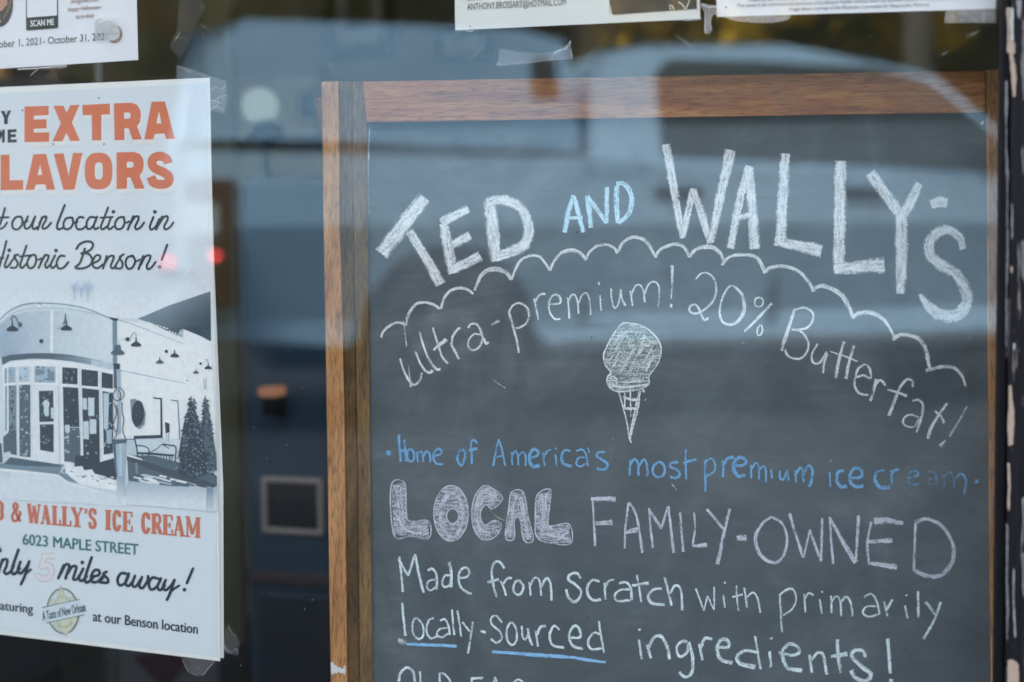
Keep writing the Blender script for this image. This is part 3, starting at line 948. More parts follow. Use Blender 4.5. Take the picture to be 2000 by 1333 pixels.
chalk('lower_lettering', [("""
14: 133,92 145,200 156,322
14: 128,108 190,218
13: 190,218 236,76
14,16: 236,78 260,200 290,328
14: 318,180 350,172 375,215 378,308
12: 365,240 325,250 312,285 335,311 378,287
18: 457,126 470,200 470,292
13: 460,215 430,215 412,260 430,290 468,272
14: 513,230 570,225 590,190 565,163 530,185 520,240 540,300 602,337
14: 817,170 790,130 755,130 735,190 745,270 766,358
16: 707,260 782,238
12: 793,250 815,300 828,347
14: 808,270 835,235 867,230
15: 900,248 935,270 938,310 910,342 880,320 878,280 900,248
12: 980,258 988,347
12: 985,280 1015,230 1045,250 1058,347
14: 1055,290 1090,233 1115,265 1126,378
16: 1312,235 1290,203 1245,205 1233,240 1280,275 1317,320 1300,370 1265,387 1230,350 1220,303
14,18: 1437,255 1390,245 1358,290 1365,345 1400,375 1447,370
13: 1470,263 1475,372
14: 1472,290 1500,250 1532,245
14,18: 1563,265 1610,260 1640,300 1646,377
14: 1630,305 1570,310 1535,345 1555,380 1637,375
12: 1678,212 1695,300 1709,388
16,20: 1647,282 1757,264
14,18: 1842,300 1790,305 1753,350 1780,395 1862,405
15: 1859,226 1885,320 1906,412
14: 1895,330 1930,280 1965,310 1976,443""", cG, TEAL), ("""
9: 340,143 385,267
8: 385,267 405,183
9: 405,185 441,258
9: 442,262 442,133
9: 492,178 502,248
9: 502,110
9: 565,122 570,200 578,267
11: 543,191 602,174
10: 610,138 618,190 626,248
9: 625,190 660,165 685,200 701,278
10: 808,173 815,280 821,388
10: 812,175 850,148 885,150 900,200 880,255 828,292
9: 945,173 952,278
10: 948,200 970,170 998,180
9: 1032,203 1042,283
8: 1045,160
10: 1095,183 1098,278
9: 1098,215 1125,185 1145,215 1152,297
10: 1152,215 1180,190 1205,225 1216,298
10: 1278,190 1320,173 1350,215 1366,287
9: 1345,240 1290,245 1273,280 1310,300 1362,285
10: 1390,213 1410,297
12: 1405,262 1437,203
10: 1507,238 1523,308
9: 1516,180
11: 1580,158 1582,303
12: 1622,218 1686,297
12: 1707,218 1670,320 1610,424""", cH, TEAL), ("""
15: 152,392 162,500 173,608
12: 245,493 285,540 287,610 255,627 223,590 223,520 245,493
12: 357,490 325,508 310,570 335,622 382,612
12: 398,510 430,500 455,550 462,603
11: 450,555 395,565 378,600 410,616 457,590
12: 475,437 482,520 491,603
12: 511,443 525,530 536,613
12: 543,518 592,582
12: 612,517 600,600 579,723
14: 663,575 697,586
12: 802,522 765,478 733,490 735,530 785,580 797,625 765,652 728,628
13: 860,522 892,560 897,630 870,667 838,640 833,570 860,522
12: 930,543 935,610 955,632 972,600
14: 970,558 980,620 1000,672
12: 1020,573 1035,678
16: 1028,600 1055,550 1087,545
15: 1177,570 1140,543 1113,600 1130,667 1207,686
16: 1238,620 1312,615 1300,553 1265,548 1238,610 1265,672 1332,692
13: 1434,512 1445,600 1466,718
14: 1445,600 1400,590 1363,640 1380,692 1452,690
15: 130,905 140,850 180,813 222,840 234,907
13: 268,838 272,930
12: 395,848 398,935
11: 395,850 430,858 465,905 462,935
11: 600,885 612,935
16: 598,886 680,884
11: 756,873 745,930
11: 757,873 775,930
11: 870,915 905,893 942,908""", cG, TEAL), ("""
12: 22,427 38,538
12: 25,372
14: 68,455 88,533
16: 76,470 110,413 150,413 180,470 193,538
14: 292,440 260,438 233,475 250,522 290,500 300,450
14,18: 300,440 322,520 320,600 285,637 246,610
13: 360,452 378,543
15: 368,470 390,422 432,425
14,20: 448,470 520,470 517,433 480,430 458,480 480,537 543,560
12: 671,408 685,500 702,593
14,22: 680,500 620,488 573,520 590,562 672,582
13: 752,492 758,583
11: 762,420
14,18: 803,498 870,515 917,500 905,465 860,453 823,500 850,582 933,601
14: 975,512 986,613
14: 985,540 1020,500 1052,520 1071,623
15: 1130,426 1135,520 1151,613
16,22: 1093,522 1187,509
16,22: 1287,527 1270,488 1223,490 1213,525 1270,582 1317,620 1290,657 1230,640 1208,598
15,18: 1410,422 1418,510 1426,618
18: 1430,656""", cH, TEAL)], label='rows of sloping handwriting in pale chalk')
chalk('underlines', [("""
16: 178,661 350,668 507,675
15,20,18,14: 736,712 900,722 1050,735 1250,747 1350,764 1477,779""", cG, (0.30, 0.55, 0.78, 0.75))], label='two blue chalk underlines')
chalk('chalk_smears', [("""
5@0.2: 733,590 760,620 825,662""", cC, GRY), ("""
7@0.1: 728,592 765,630 822,660
9@-0.3: 1903,425 1922,438 1940,455""", cE, (0.6, 0.52, 0.47, 0.42)), ("""
8@0.2: 302,288 315,300 328,318""", cF, GRY), ("""
40@-1.1: 120,640 150,642 180,652""", cG, GRY)], label='faint wiped chalk smears')
ribbon(mb := MB(), BS, [(722, 243), (720, 300), (719, 360), (721, 420)], [3, 5, 3, 2], (0.7, 0.78, 0.8, 0.1))
ribbon(mb, BS, [(1921, 236), (1917, 243)], [4, 7], (0.7, 0.7, 0.66, 0.5))
mb.build('edge_dust', M_CHALK, board)
# ------------------------------------------------------------------ the big poster (a stack of printed sheets taped inside the glass)
PO = Sheet(lambda x, y, o: at(x, y, 0.0136 - o))
ref = at(215, 1240, 0.009)
poster = empty('poster', (ref.x, ref.y, ref.z), 'large pale blue ice cream poster with coral headline and shop photograph', 'poster')
PAPW = (0.80, 0.81, 0.78, 1)
PAPB = (0.68, 0.735, 0.765, 1)
def ink(r, g, b_):
    """printed colour as measured against the poster's own pale ground (which shows as 195, 212, 222)"""
    return (lin(r) / lin(197) * 0.68, lin(g) / lin(213) * 0.735, lin(b_) / lin(223) * 0.765, 1)
def sheet(name, edge_l, edge_r, y0, y1, c, parent, thick=0.0004, wav=0.0):
    """paper between two outlines; a slight wave keeps it from being a perfect plane"""
    mb = MB(); n = 24; m = 14
    def lerp_edge(e, t):
        x = t * (len(e) - 1); i = min(int(x), len(e) - 2); f = x - i
        return (e[i][0] + (e[i + 1][0] - e[i][0]) * f, e[i][1] + (e[i + 1][1] - e[i][1]) * f)
    for side in (0, 1):
        vs = []
        for i in range(n + 1):
            a, q = lerp_edge(edge_l, i / n), lerp_edge(edge_r, i / n)
            for k in range(m + 1):
                f = k / m
                wv = wav * (math.sin(3.1 * f + 2.0 * i / n) * 0.5 + max(0, f - 0.8) * max(0, i / n - 0.4) * 9)
                vs.append(at(a[0] + (q[0] - a[0]) * f, a[1] + (q[1] - a[1]) * f, y0 + wv + side * thick))
        mb.add(vs, [(i * (m + 1) + k, i * (m + 1) + k + 1, (i + 1) * (m + 1) + k + 1, (i + 1) * (m + 1) + k) for i in range(n) for k in range(m)], c=c, smooth=True)
    return mb.build(name, M_PRINT, parent)
sheet('paper_sheet', [(-160, 178), (-160, 500), (-160, 900), (-160, 1220)], [(410, 152), (417, 560), (427, 950), (430, 1292)], 0.0140, 0.0140, PAPW, poster)
sheet('backing_sheet', [(-160, 185), (-160, 500), (-160, 900), (-160, 1200)], [(409, 190), (420, 560), (436, 950), (437, 1286)], 0.0152, 0.0152, (0.74, 0.75, 0.72, 1), poster, wav=0.0006)
sheet('backing_sheet', [(-160, 190), (-160, 500), (-160, 900), (-160, 1190)], [(408, 190), (418, 560), (432, 950), (433, 1284)], 0.0168, 0.0168, (0.66, 0.67, 0.66, 1), poster, wav=0.0004)
b = MB()
poly(b, PO, [(-160, 190), (404, 163), (411, 560), (421, 950), (424.5, 1284), (-160, 1211)], PAPB)
b.build('printed_ground', M_PRINT, poster)

# photograph of the white corner building in snow, printed in blue-grey
b = MB()
KP = 3.0295
def pp(lp, c, dx=0, dy=0):
    poly(b, PO, [(x / KP + dx, 560 + y / KP + dy) for x, y in lp], c)
def pl(pts, wd, c, smooth=True):
    ribbon(b, PO, [(x / KP, 560 + y / KP) for x, y in pts], [q / KP for q in (wd if isinstance(wd, (list, tuple)) else [wd])], c, 'flat', 0, 4.0, smooth)
K1, K2, K3, K4 = ink(52, 68, 80), ink(78, 98, 112), ink(112, 136, 152), ink(150, 174, 190)
K5, K6, K7 = ink(172, 194, 208), ink(186, 205, 216), ink(214, 225, 230)
pp([(-140, 1280), (-140, 250), (0, 190), (120, 105), (420, 110), (640, 185), (820, 190), (1060, 90), (1248, 30), (1252, 330), (1282, 900), (1284, 1180), (900, 1230), (500, 1240)], ink(192, 209, 220))
def pg(lp, ca, cb, pa, pb):
    k = lambda q: (q[0] / KP, 560 + q[1] / KP)
    grad(b, PO, [k(q) for q in lp], ca, cb, k(pa), k(pb))
PG = ink(197, 213, 223)
pg([(-140, 250), (0, 190), (120, 105), (420, 110), (640, 185), (820, 190), (1060, 90), (1248, 30), (1249, -60), (1100, -20), (800, 20), (-140, 10)], PG, ink(208, 222, 230), (300, 0), (300, 180))
# roof of the building behind
pp([(812, 192), (1000, 112), (1245, 28), (1249, 326), (1180, 290), (1085, 252), (1075, 300), (1000, 268), (900, 222)], K2)
pp([(860, 186), (1000, 122), (1245, 36), (1246, 95), (1000, 175)], ink(92, 112, 126))
pg([(812, 192), (1000, 112), (1245, 28), (1249, 326), (1180, 290), (1085, 252), (1060, 268), (1000, 268), (900, 222)], ink(112, 134, 150), ink(50, 66, 78), (1000, 90), (1120, 280))
pp([(1060, 262), (1082, 250), (1080, 305), (1062, 303)], K4)
# sunlit side wall, snow on the eaves
pp([(690, 195), (900, 225), (1000, 270), (1085, 306), (1090, 256), (1180, 296), (1250, 332), (1268, 700), (1275, 900), (960, 900), (700, 890)], K7)
for k in range(26):
    t_ = k / 25
    x_, y_ = 815 + t_ * 430, 196 + t_ * 130 + (14 if 0.4 < t_ < 0.6 else 0)
    disc(b, PO, x_ / KP, 560 + y_ / KP, rng.uniform(1.5, 3.2), rng.uniform(1.0, 2.2), K7, 7)
# curved front: shaded drum, cornice lines
pp([(-140, 440), (-140, 260), (0, 215), (100, 150), (240, 133), (420, 142), (600, 172), (665, 196), (668, 440), (560, 430), (300, 396), (100, 402), (0, 430)], K6)
pg([(-10, 425), (0, 230), (60, 180), (150, 150), (290, 142), (420, 146), (420, 402), (285, 395), (100, 402)], ink(150, 172, 190), K6, (20, 300), (400, 260))
pg([(0, 300), (40, 210), (120, 160), (200, 150), (190, 260), (120, 395), (15, 410)], ink(146, 168, 187), ink(170, 191, 206), (30, 350), (190, 220))
pg([(430, 150), (600, 176), (662, 200), (664, 438), (560, 426), (430, 402)], K6, ink(200, 215, 224), (430, 300), (650, 300))
pp([(300, 142), (315, 142), (312, 395), (298, 395)], K7)
pl([(-60, 260), (0, 195), (60, 142), (140, 108), (230, 98), (400, 108), (520, 135), (640, 183), (700, 200)], [5, 8, 6, 7], K3)
pl([(-60, 290), (0, 222), (100, 150), (240, 128), (420, 136), (600, 168)], 4, K4)
pl([(640, 183), (750, 212), (900, 268), (1080, 337)], [7, 4, 3], K4)
pl([(700, 493), (900, 535), (1100, 574)], [5, 5, 3], K4)
# bands over the windows
pp([(8, 418), (60, 404), (180, 395), (300, 394), (420, 404), (540, 428), (600, 440), (600, 476), (540, 462), (420, 442), (300, 430), (180, 428), (60, 440), (14, 466)], K2)
pg([(300, 395), (420, 406), (540, 430), (600, 442), (600, 474), (540, 460), (430, 442), (300, 430)], K2, K4, (380, 420), (590, 450))
pp([(540, 432), (672, 455), (672, 490), (540, 462)], K5)
pp([(15, 468), (100, 440), (300, 434), (450, 452), (672, 500), (672, 1030), (600, 1046), (360, 1056), (190, 1035), (40, 990)], K7)
def win_p(q, c, speck=0, cs=None, n=0):
    pp(q, c)
    xs = [p_[0] for p_ in q]; ys = [p_[1] for p_ in q]
    for k in range(n):
        x = rng.uniform(min(xs) + 8, max(xs) - 8); y = rng.uniform(min(ys) + 8, max(ys) - 8)
        s1, s2 = rng.uniform(4, 14), rng.uniform(4, 16)
        pp([(x - s1 * .5, y - s2 * .5), (x + s1 * .5, y - s2 * .4), (x + s1 * .4, y + s2 * .5), (x - s1 * .5, y + s2 * .4)], cs or K4)
win_p([(28, 485), (40, 482), (40, 572), (28, 574)], K3)
win_p([(47, 478), (92, 476), (92, 569), (47, 571)], K4, cs=K3, n=6)
win_p([(110, 475), (176, 472), (176, 565), (110, 567)], K5, cs=K3, n=7)
win_p([(203, 470), (328, 475), (328, 570), (203, 568)], K4, cs=K2, n=22)
win_p([(210, 490), (260, 492), (258, 520), (212, 525)], K3); win_p([(280, 500), (322, 505), (322, 560), (285, 555)], K3)
win_p([(368, 477), (459, 484), (459, 580), (368, 575)], K1, cs=K3, n=9)
win_p([(482, 489), (580, 500), (580, 593), (482, 586)], K1, cs=K2, n=3)
win_p([(601, 506), (668, 520), (668, 606), (601, 599)], K1)
win_p([(30, 588), (41, 586), (41, 860), (32, 852)], K3)
win_p([(50, 586), (97, 584), (97, 850), (52, 852)], K3, cs=K1, n=34)
win_p([(50, 850), (97, 850), (100, 1000), (60, 990)], K2, cs=K1, n=8)
win_p([(113, 583), (179, 580), (182, 1012), (115, 1004)], K2, cs=K5, n=30); win_p([(125, 600), (170, 598), (172, 700), (128, 705)], K2, cs=K4, n=8)
pp([(196, 585), (345, 588), (352, 1052), (206, 1032)], ink(205, 219, 227)); pl([(196, 585), (345, 588), (352, 1050)], 4, K5, False)
win_p([(230, 618), (315, 616), (318, 800), (233, 802)], K1, cs=K3, n=14)
win_p([(235, 816), (318, 814), (318, 982), (237, 968)], K1, cs=K3, n=14)
pp([(250, 690), (262, 675), (272, 668), (285, 678), (294, 690), (288, 720), (290, 762), (268, 768), (258, 740), (260, 715)], K6)
pp([(300, 718), (322, 716), (322, 780), (302, 780)], K6)
win_p([(372, 593), (463, 600), (470, 832), (376, 830)], K1, cs=K3, n=8)
win_p([(376, 832), (470, 836), (482, 1040), (380, 1036)], K2, cs=K6, n=26)
win_p([(485, 600), (585, 612), (591, 1040), (494, 1034)], K1, cs=K4, n=16)
for q in ([(488, 660), (514, 662), (514, 730), (490, 727)], [(521, 656), (558, 660), (558, 767), (523, 765)], [(530, 785), (570, 787), (570, 872), (531, 872)], [(492, 798), (525, 800), (526, 905), (494, 902)], [(384, 820), (412, 818), (414, 862), (386, 862)]):
    pp(q, K6)
win_p([(606, 618), (669, 630), (669, 985), (614, 995)], K1, cs=K5, n=22)
pp([(611, 630), (644, 634), (640, 842), (614, 842)], K5); pp([(628, 850), (662, 846), (660, 930), (634, 930)], K4)
for xs_ in ((100, 580), (186, 575), (350, 575), (472, 586), (592, 600)):
    pl([(xs_[0], xs_[1] - 105), (xs_[0] + 1, xs_[1]), (xs_[0] + 6, 1020)], 4, K6, False)
# things before the windows
pp([(18, 892), (52, 860), (88, 885), (96, 975), (60, 990), (22, 985)], K2); pp([(-20, 920), (10, 930), (16, 1040), (-20, 1045)], K2)
pp([(14, 985), (62, 976), (58, 1010), (46, 1042), (22, 1046)], K6)
pp([(408, 936), (458, 936), (462, 1030), (452, 1050), (410, 1036)], K2); disc(b, PO, 434 / KP, 560 + 905 / KP, 6.5, 8.5, K2, 12)
pp([(446, 1000), (500, 1000), (504, 1090), (480, 1112), (440, 1060)], K1)
# pavement, shade, snow
pp([(-140, 1040), (0, 1046), (380, 1052), (345, 1112), (150, 1088), (-140, 1062)], K3)
pp([(60, 1010), (200, 1030), (360, 1054), (360, 1068), (150, 1062), (20, 1050)], K2)
pp([(-140, 1066), (150, 1090), (345, 1114), (400, 1160), (700, 1240), (860, 1260), (850, 1290), (740, 1295), (0, 1255), (-140, 1245)], K7)
pp([(470, 1000), (590, 1040), (690, 1010), (692, 1150), (610, 1120), (500, 1092)], K1)
pp([(345, 1112), (400, 1066), (480, 1090), (620, 1126), (690, 1160), (690, 1200), (520, 1180), (400, 1150)], K3)
pp([(385, 1060), (405, 1040), (430, 1040), (428, 1078), (450, 1066), (486, 1062), (498, 1088), (545, 1082), (560, 1108), (630, 1130), (700, 1152), (690, 1210), (560, 1190), (470, 1170), (420, 1130), (388, 1100)], K7)
pl([(0, 1070), (40, 1110), (75, 1160)], 4, K5)
pg([(-140, 1085), (150, 1100), (345, 1122), (400, 1170), (700, 1240), (740, 1300), (0, 1258), (-140, 1250)], ink(196, 212, 222), PG, (200, 1120), (200, 1225))
pg([(-140, 1090), (60, 1095), (75, 1160), (30, 1180), (-140, 1150)], ink(176, 196, 210), PG, (0, 1090), (10, 1170))
for k in range(40):                            # broken snow and grit along the walk
    x = rng.uniform(360, 720); y = 1075 + (x - 360) * 0.22 + rng.uniform(-18, 30)
    s1 = rng.uniform(5, 16)
    pp([(x - s1, y), (x - s1 * .2, y - s1 * .5), (x + s1, y + 2), (x + s1 * .1, y + s1 * .4)], rng.choice([K7, K6, K4, K3]))
# right: door recess, oval window, ramp, bench
pp([(770, 668), (800, 664), (840, 690), (862, 750), (855, 815), (825, 845), (800, 830), (780, 790), (774, 730)], K3)
disc(b, PO, 816 / KP, 560 + 752 / KP, 37 / KP, 78 / KP, K1, 24, 0.05)
pl([(800, 700), (830, 720)], 3, K2); pl([(798, 730), (838, 745)], 3, K2); pl([(800, 760), (836, 772)], 3, K2)
pp([(905, 655), (958, 660), (962, 890), (950, 892), (948, 668), (905, 662)], K1); pp([(1008, 668), (1055, 674), (1068, 905), (1060, 905), (1050, 682), (1010, 674)], K3)
pp([(976, 802), (1003, 810), (1003, 862), (980, 868)], K1); pl([(1000, 868), (996, 900), (1003, 925)], 3, K3); pl([(985, 868), (984, 915)], 3, K4)
pl([(748, 905), (800, 905)], 5, K2); pp([(755, 915), (805, 912), (808, 1000), (758, 1005)], K5)
pp([(752, 1000), (900, 1000), (1060, 1040), (1180, 1080), (1282, 1120), (1284, 1210), (1000, 1195), (760, 1150)], K2)
for k in range(26):
    x = rng.uniform(790, 1180); y = 1085 + (x - 800) * 0.16 + rng.uniform(-10, 80)
    l_ = rng.uniform(20, 80)
    pp([(x, y), (x + l_, y + l_ * 0.22), (x + l_ * 0.9, y + l_ * 0.22 + rng.uniform(6, 16)), (x - 8, y + rng.uniform(5, 12))], rng.choice([K7, K6, K7, K4]))
pp([(750, 1002), (880, 1042), (1100, 1112), (1282, 1172), (1282, 1206), (1120, 1160), (880, 1078), (750, 1026)], ink(66, 80, 92))
pl([(752, 1000), (800, 1012), (855, 1030)], [8, 10, 3], K7)
pp([(1224, 1180), (1262, 1192), (1262, 1330), (1226, 1300)], K4); pp([(800, 1040), (815, 1045), (815, 1110), (802, 1105)], K3)
pp([(788, 884), (958, 878), (966, 896), (796, 902)], K1); pp([(800, 905), (962, 898), (968, 978), (815, 985)], K6)
for pts, wd in (([(795, 895), (808, 950), (815, 1012)], 8), ([(800, 940), (850, 945), (880, 962), (878, 1010)], 7), ([(815, 985), (900, 990), (1030, 1000)], 11), ([(962, 932), (1010, 940), (1040, 950), (1036, 1040)], 7), ([(930, 960), (960, 935), (1000, 960)], 5), ([(840, 990), (850, 1040)], 6), ([(1000, 1000), (1010, 1045)], 6), ([(870, 990), (930, 960)], 5)):
    pl(pts, wd, K1)
for k in range(12):
    pl([(840 + k * 16, 1000), (842 + k * 16, 1018 + 8 * (k % 2))], 5, K2)
pl([(1205, 545), (1210, 610)], 3, K3); pl([(1218, 545), (1220, 610)], 3, K3); disc(b, PO, 1108 / KP, 560 + 556 / KP, 2, 1.6, K3, 8)
# drain pipe and its cables
pp([(655, 182), (692, 190), (692, 470), (668, 466), (666, 200)], K3); pp([(640, 180), (700, 190), (690, 205), (664, 200)], K1)
pp([(670, 455), (709, 456), (709, 490), (672, 488)], K1); pp([(672, 488), (700, 490), (700, 606), (672, 600)], K2); pp([(690, 490), (712, 492), (716, 870), (700, 880)], K4)
for pts in ([(690, 605), (668, 640), (680, 672), (712, 672), (735, 640), (720, 605), (700, 600)], [(700, 610), (716, 640), (706, 675)], [(675, 690), (690, 750), (668, 820), (690, 870), (675, 905)], [(722, 685), (722, 740), (733, 790), (725, 850), (745, 905)], [(690, 700), (700, 780), (692, 860)]):
    pl(pts, 5, K1)
pp([(664, 905), (750, 902), (744, 1010), (738, 1130), (736, 1262), (692, 1262), (690, 1130), (672, 1000)], K4)
pp([(664, 905), (750, 902), (748, 925), (668, 935)], K2); pp([(668, 935), (684, 932), (694, 1130), (690, 1130), (674, 1000)], K2); pp([(706, 930), (722, 928), (720, 1250), (706, 1250)], K5)
# barn lamps
def lamp_p(x, y, s, c, neck=True):
    pp([(x - s, y + s * .28), (x - s * .9, y - s * .02), (x - s * .45, y - s * .35), (x - s * .12, y - s * .5), (x + s * .12, y - s * .5), (x + s * .45, y - s * .35), (x + s * .9, y - s * .02), (x + s, y + s * .28), (x + s * .55, y + s * .42), (x - s * .55, y + s * .42)], c)
    if neck:
        pl([(x, y - s * .45), (x, y - s * 1.25)], [s * .3, s * .16], c)
lamp_p(73, 250, 36, K1); lamp_p(393, 246, 35, K1); lamp_p(805, 342, 32, K1); lamp_p(696, 388, 42, K2, False); lamp_p(945, 446, 24, K2); lamp_p(1033, 408, 27, K1); lamp_p(1159, 508, 18, K2); lamp_p(1232, 480, 23, K1)
pp([(680, 345), (712, 345), (718, 380), (676, 380)], K2)
pl([(70, 205), (72, 175), (90, 178), (104, 205), (116, 225)], 6, K1); disc(b, PO, 118 / KP, 560 + 226 / KP, 4, 5.5, K2, 10)
pl([(386, 205), (387, 160)], [9, 4], K1); pl([(375, 225), (386, 200)], 9, K2); pp([(320, 240), (362, 215), (370, 240), (330, 252)], K5)
pl([(805, 300), (804, 278), (790, 274), (772, 300), (755, 312)], 4, K3); disc(b, PO, 754 / KP, 560 + 312 / KP, 4.5, 4, K1, 10)
pl([(700, 340), (715, 312), (745, 315)], 3, K4); disc(b, PO, 984 / KP, 560 + 384 / KP, 3.4, 3.2, K1, 9); disc(b, PO, 1187 / KP, 560 + 456 / KP, 2.8, 2.6, K1, 9)
pl([(1232, 455), (1226, 432), (1214, 436)], 3, K3); disc(b, PO, 244 / KP, 560 + 323 / KP, 4, 4.5, K1, 9, 0.6); pp([(222, 108), (240, 104), (242, 122), (224, 124)], K7); pl([(232, 102), (244, 110)], 4, K1)
pg([(760, 1150), (1000, 1180), (1222, 1190), (1222, 1330), (900, 1300), (740, 1290), (740, 1200)], ink(150, 172, 188), PG, (900, 1150), (900, 1275))
pg([(1262, 1190), (1284, 1180), (1284, 1330), (1262, 1320)], K4, PG, (1270, 1190), (1270, 1300))
pg([(692, 1120), (738, 1120), (736, 1275), (692, 1275)], ink(140, 163, 180), PG, (710, 1130), (710, 1270))
pg([(1224, 1185), (1262, 1195), (1262, 1340), (1226, 1330)], K3, PG, (1240, 1200), (1240, 1335))
# trees
def pine(x0, ytop, ybot, hw, n, xmax=1283):
    for k in range(n):
        t_ = rng.random() ** 0.8
        y = ytop + (ybot - ytop) * t_
        wd = hw * (0.06 + 0.94 * min(1, t_ * 1.25)) * (0.93 if t_ > 0.9 else 1) * rng.uniform(0.85, 1.12)
        x = x0 + rng.uniform(-1, 1) * wd * rng.random() ** 0.3
        if x > xmax - 8:
            continue
        s1 = rng.uniform(7, 24)
        dx = 1 if x > x0 else -1
        pp([(x, y - s1 * .35), (min(xmax, x + dx * s1), y + s1 * .3), (x + dx * s1 * .3, y + s1 * .55)], rng.choice([K1, K1, K2, ink(64, 80, 92), K1, K3]))
pl([(1130, 648), (1131, 700)], 5, K2, False); pl([(1214, 645), (1215, 700)], 5, K2, False)
pp([(1215, 665), (1240, 760), (1262, 900), (1280, 1000), (1283, 1090), (1180, 1090), (1190, 850)], K2); pine(1218, 660, 1110, 70, 260)
pp([(1130, 665), (1165, 760), (1200, 900), (1225, 1040), (1215, 1105), (1085, 1105), (1055, 1000), (1085, 820)], K1); pine(1135, 655, 1120, 95, 420)
for k in range(70):
    t_ = rng.random(); y = 700 + 400 * t_; x = 1135 + rng.uniform(-1, 1) * 85 * (0.1 + 0.9 * t_)
    pp([(x, y), (x + rng.uniform(4, 10), y + 3), (x + 3, y + rng.uniform(3, 7))], rng.choice([K5, K4, K6]))
BT = ink(160, 188, 214)
for x0, y0, h in ((440, 75, 95), (520, 85, 140), (480, 65, 60)):
    pl([(x0, y0), (x0, y0 - h * .5), (x0 + 2, y0 - h)], [5, 3, 1.5], ink(140, 168, 195), False)
    for k in range(16):
        y = y0 - h * rng.uniform(.25, .9); s1 = rng.choice([-1, 1]) * rng.uniform(.1, .32) * h
        pl([(x0, y), (x0 + s1 * .6, y - abs(s1) * .6), (x0 + s1, y - abs(s1) * 1.3)], [2.4, 1.2], BT)
photo = b.build('printed_photograph', M_PHOTO, poster)
photo['label'] = 'blue grey print of a white corner building in snow'

PO.off = 0.0002
# headline
def warp(lp):
    return [(x / 5.5555, 170 + y / 5.5555) for x, y in lp]
def ell(x, y, rx, ry, p=2.6, n=32, rev=False):
    o = []
    for k in range(n):
        t = 2 * math.pi * k / n * (-1 if rev else 1)
        c_, s_ = math.cos(t), math.sin(t)
        o.append((x + rx * math.copysign(abs(c_) ** (2 / p), c_), y + ry * math.copysign(abs(s_) ** (2 / p), s_)))
    return o
def outline(pts, wd):
    """closed outline of a thick stroke"""
    p = catmull(pts, 14); l_, r_ = [], []
    for i in range(len(p)):
        t = (p[min(i + 1, len(p) - 1)] - p[max(i - 1, 0)]).normalized(); n_ = Vector((-t.y, t.x)) * wd * .5
        l_.append(tuple(p[i] + n_)); r_.append(tuple(p[i] - n_))
    return l_ + r_[::-1]
HEAD = [[[(266, 214), (528, 207), (528, 306), (368, 314), (366, 356), (506, 352), (506, 450), (366, 456), (366, 497), (534, 494), (534, 595), (266, 602)]],
        [[(578, 208), (688, 205), (722, 282), (762, 200), (864, 194), (780, 388), (868, 585), (765, 590), (720, 500), (680, 590), (570, 594), (660, 392)]],
        [[(893, 198), (1192, 182), (1194, 298), (1100, 302), (1100, 582), (1000, 582), (995, 306), (897, 308)]],
        [[(1235, 180), (1425, 172), (1485, 195), (1520, 245), (1530, 305), (1520, 380), (1487, 428), (1540, 570), (1438, 575), (1395, 450), (1350, 450), (1350, 578), (1243, 580)], [(1345, 282), (1347, 347), (1398, 346), (1416, 332), (1418, 298), (1400, 278)]],
        [[(1645, 162), (1790, 160), (1897, 565), (1803, 567), (1785, 508), (1680, 512), (1662, 570), (1566, 573)], [(1725, 270), (1697, 397), (1752, 397)]],
        [[(8, 738), (104, 735), (106, 1015), (252, 1012), (252, 1118), (8, 1122)]],
        [[(362, 733), (500, 728), (597, 1115), (507, 1118), (490, 1060), (387, 1062), (372, 1118), (277, 1120)], [(435, 845), (408, 957), (460, 955)]],
        [[(582, 728), (690, 722), (745, 965), (792, 718), (895, 716), (808, 1115), (688, 1118)]],
        [ell(1070, 914, 151, 200), ell(1072, 913, 43, 93, 3.2, rev=True)],
        [[(1263, 712), (1455, 706), (1520, 730), (1556, 790), (1560, 850), (1550, 912), (1515, 965), (1568, 1105), (1465, 1108), (1415, 985), (1378, 985), (1378, 1105), (1266, 1110)], [(1375, 816), (1377, 878), (1425, 878), (1446, 866), (1450, 834), (1430, 812)]],
        [outline([(1826, 832), (1808, 785), (1742, 753), (1668, 775), (1650, 838), (1690, 890), (1770, 925), (1832, 975), (1822, 1040), (1745, 1060), (1668, 1040), (1638, 975)], 98)],
        [[(-80, 738), (-15, 735), (-15, 1122), (-80, 1125)]]]
b = MB()
SH = (0.76, 0.755, 0.735, 1)
for loops in HEAD:
    poly(b, PO, [[(x / 5.5555, 170 + y / 5.5555) for x, y in [(a + 20, c_ + 52) for a, c_ in q]] for q in loops], SH)
    for i in range(2):
        poly(b, PO, [[(x / 5.5555, 170 + y / 5.5555) for x, y in [(a + 7 + 7 * i, c_ + 18 + 17 * i) for a, c_ in q]] for q in loops], SH)
CORAL = (0.66, 0.185, 0.10, 1)
for loops in HEAD:
    poly(b, PO, [warp(q) for q in loops], CORAL)
PO.off = 0.0002
hd = b.build('headline_lettering', M_PRINT, poster); hd['label'] = 'heavy coral capitals with a cream drop shadow'
DARK = (0.030, 0.048, 0.058, 1)
b = MB()
for q in ([(8, 262), (50, 260), (67, 308), (85, 258), (122, 256), (86, 338), (84, 404), (43, 406), (43, 340)],
          [(-30, 466), (4, 466), (18, 500), (24, 464), (52, 462), (52, 604), (22, 606), (22, 530), (4, 575), (-30, 560)],
          [(82, 463), (180, 458), (180, 492), (118, 495), (118, 515), (172, 513), (172, 546), (118, 548), (118, 573), (182, 570), (182, 603), (82, 606)]):
    poly(b, PO, warp(q), DARK)
P1, P2 = (0, 380, 4.762), (0, 970, 3.672)
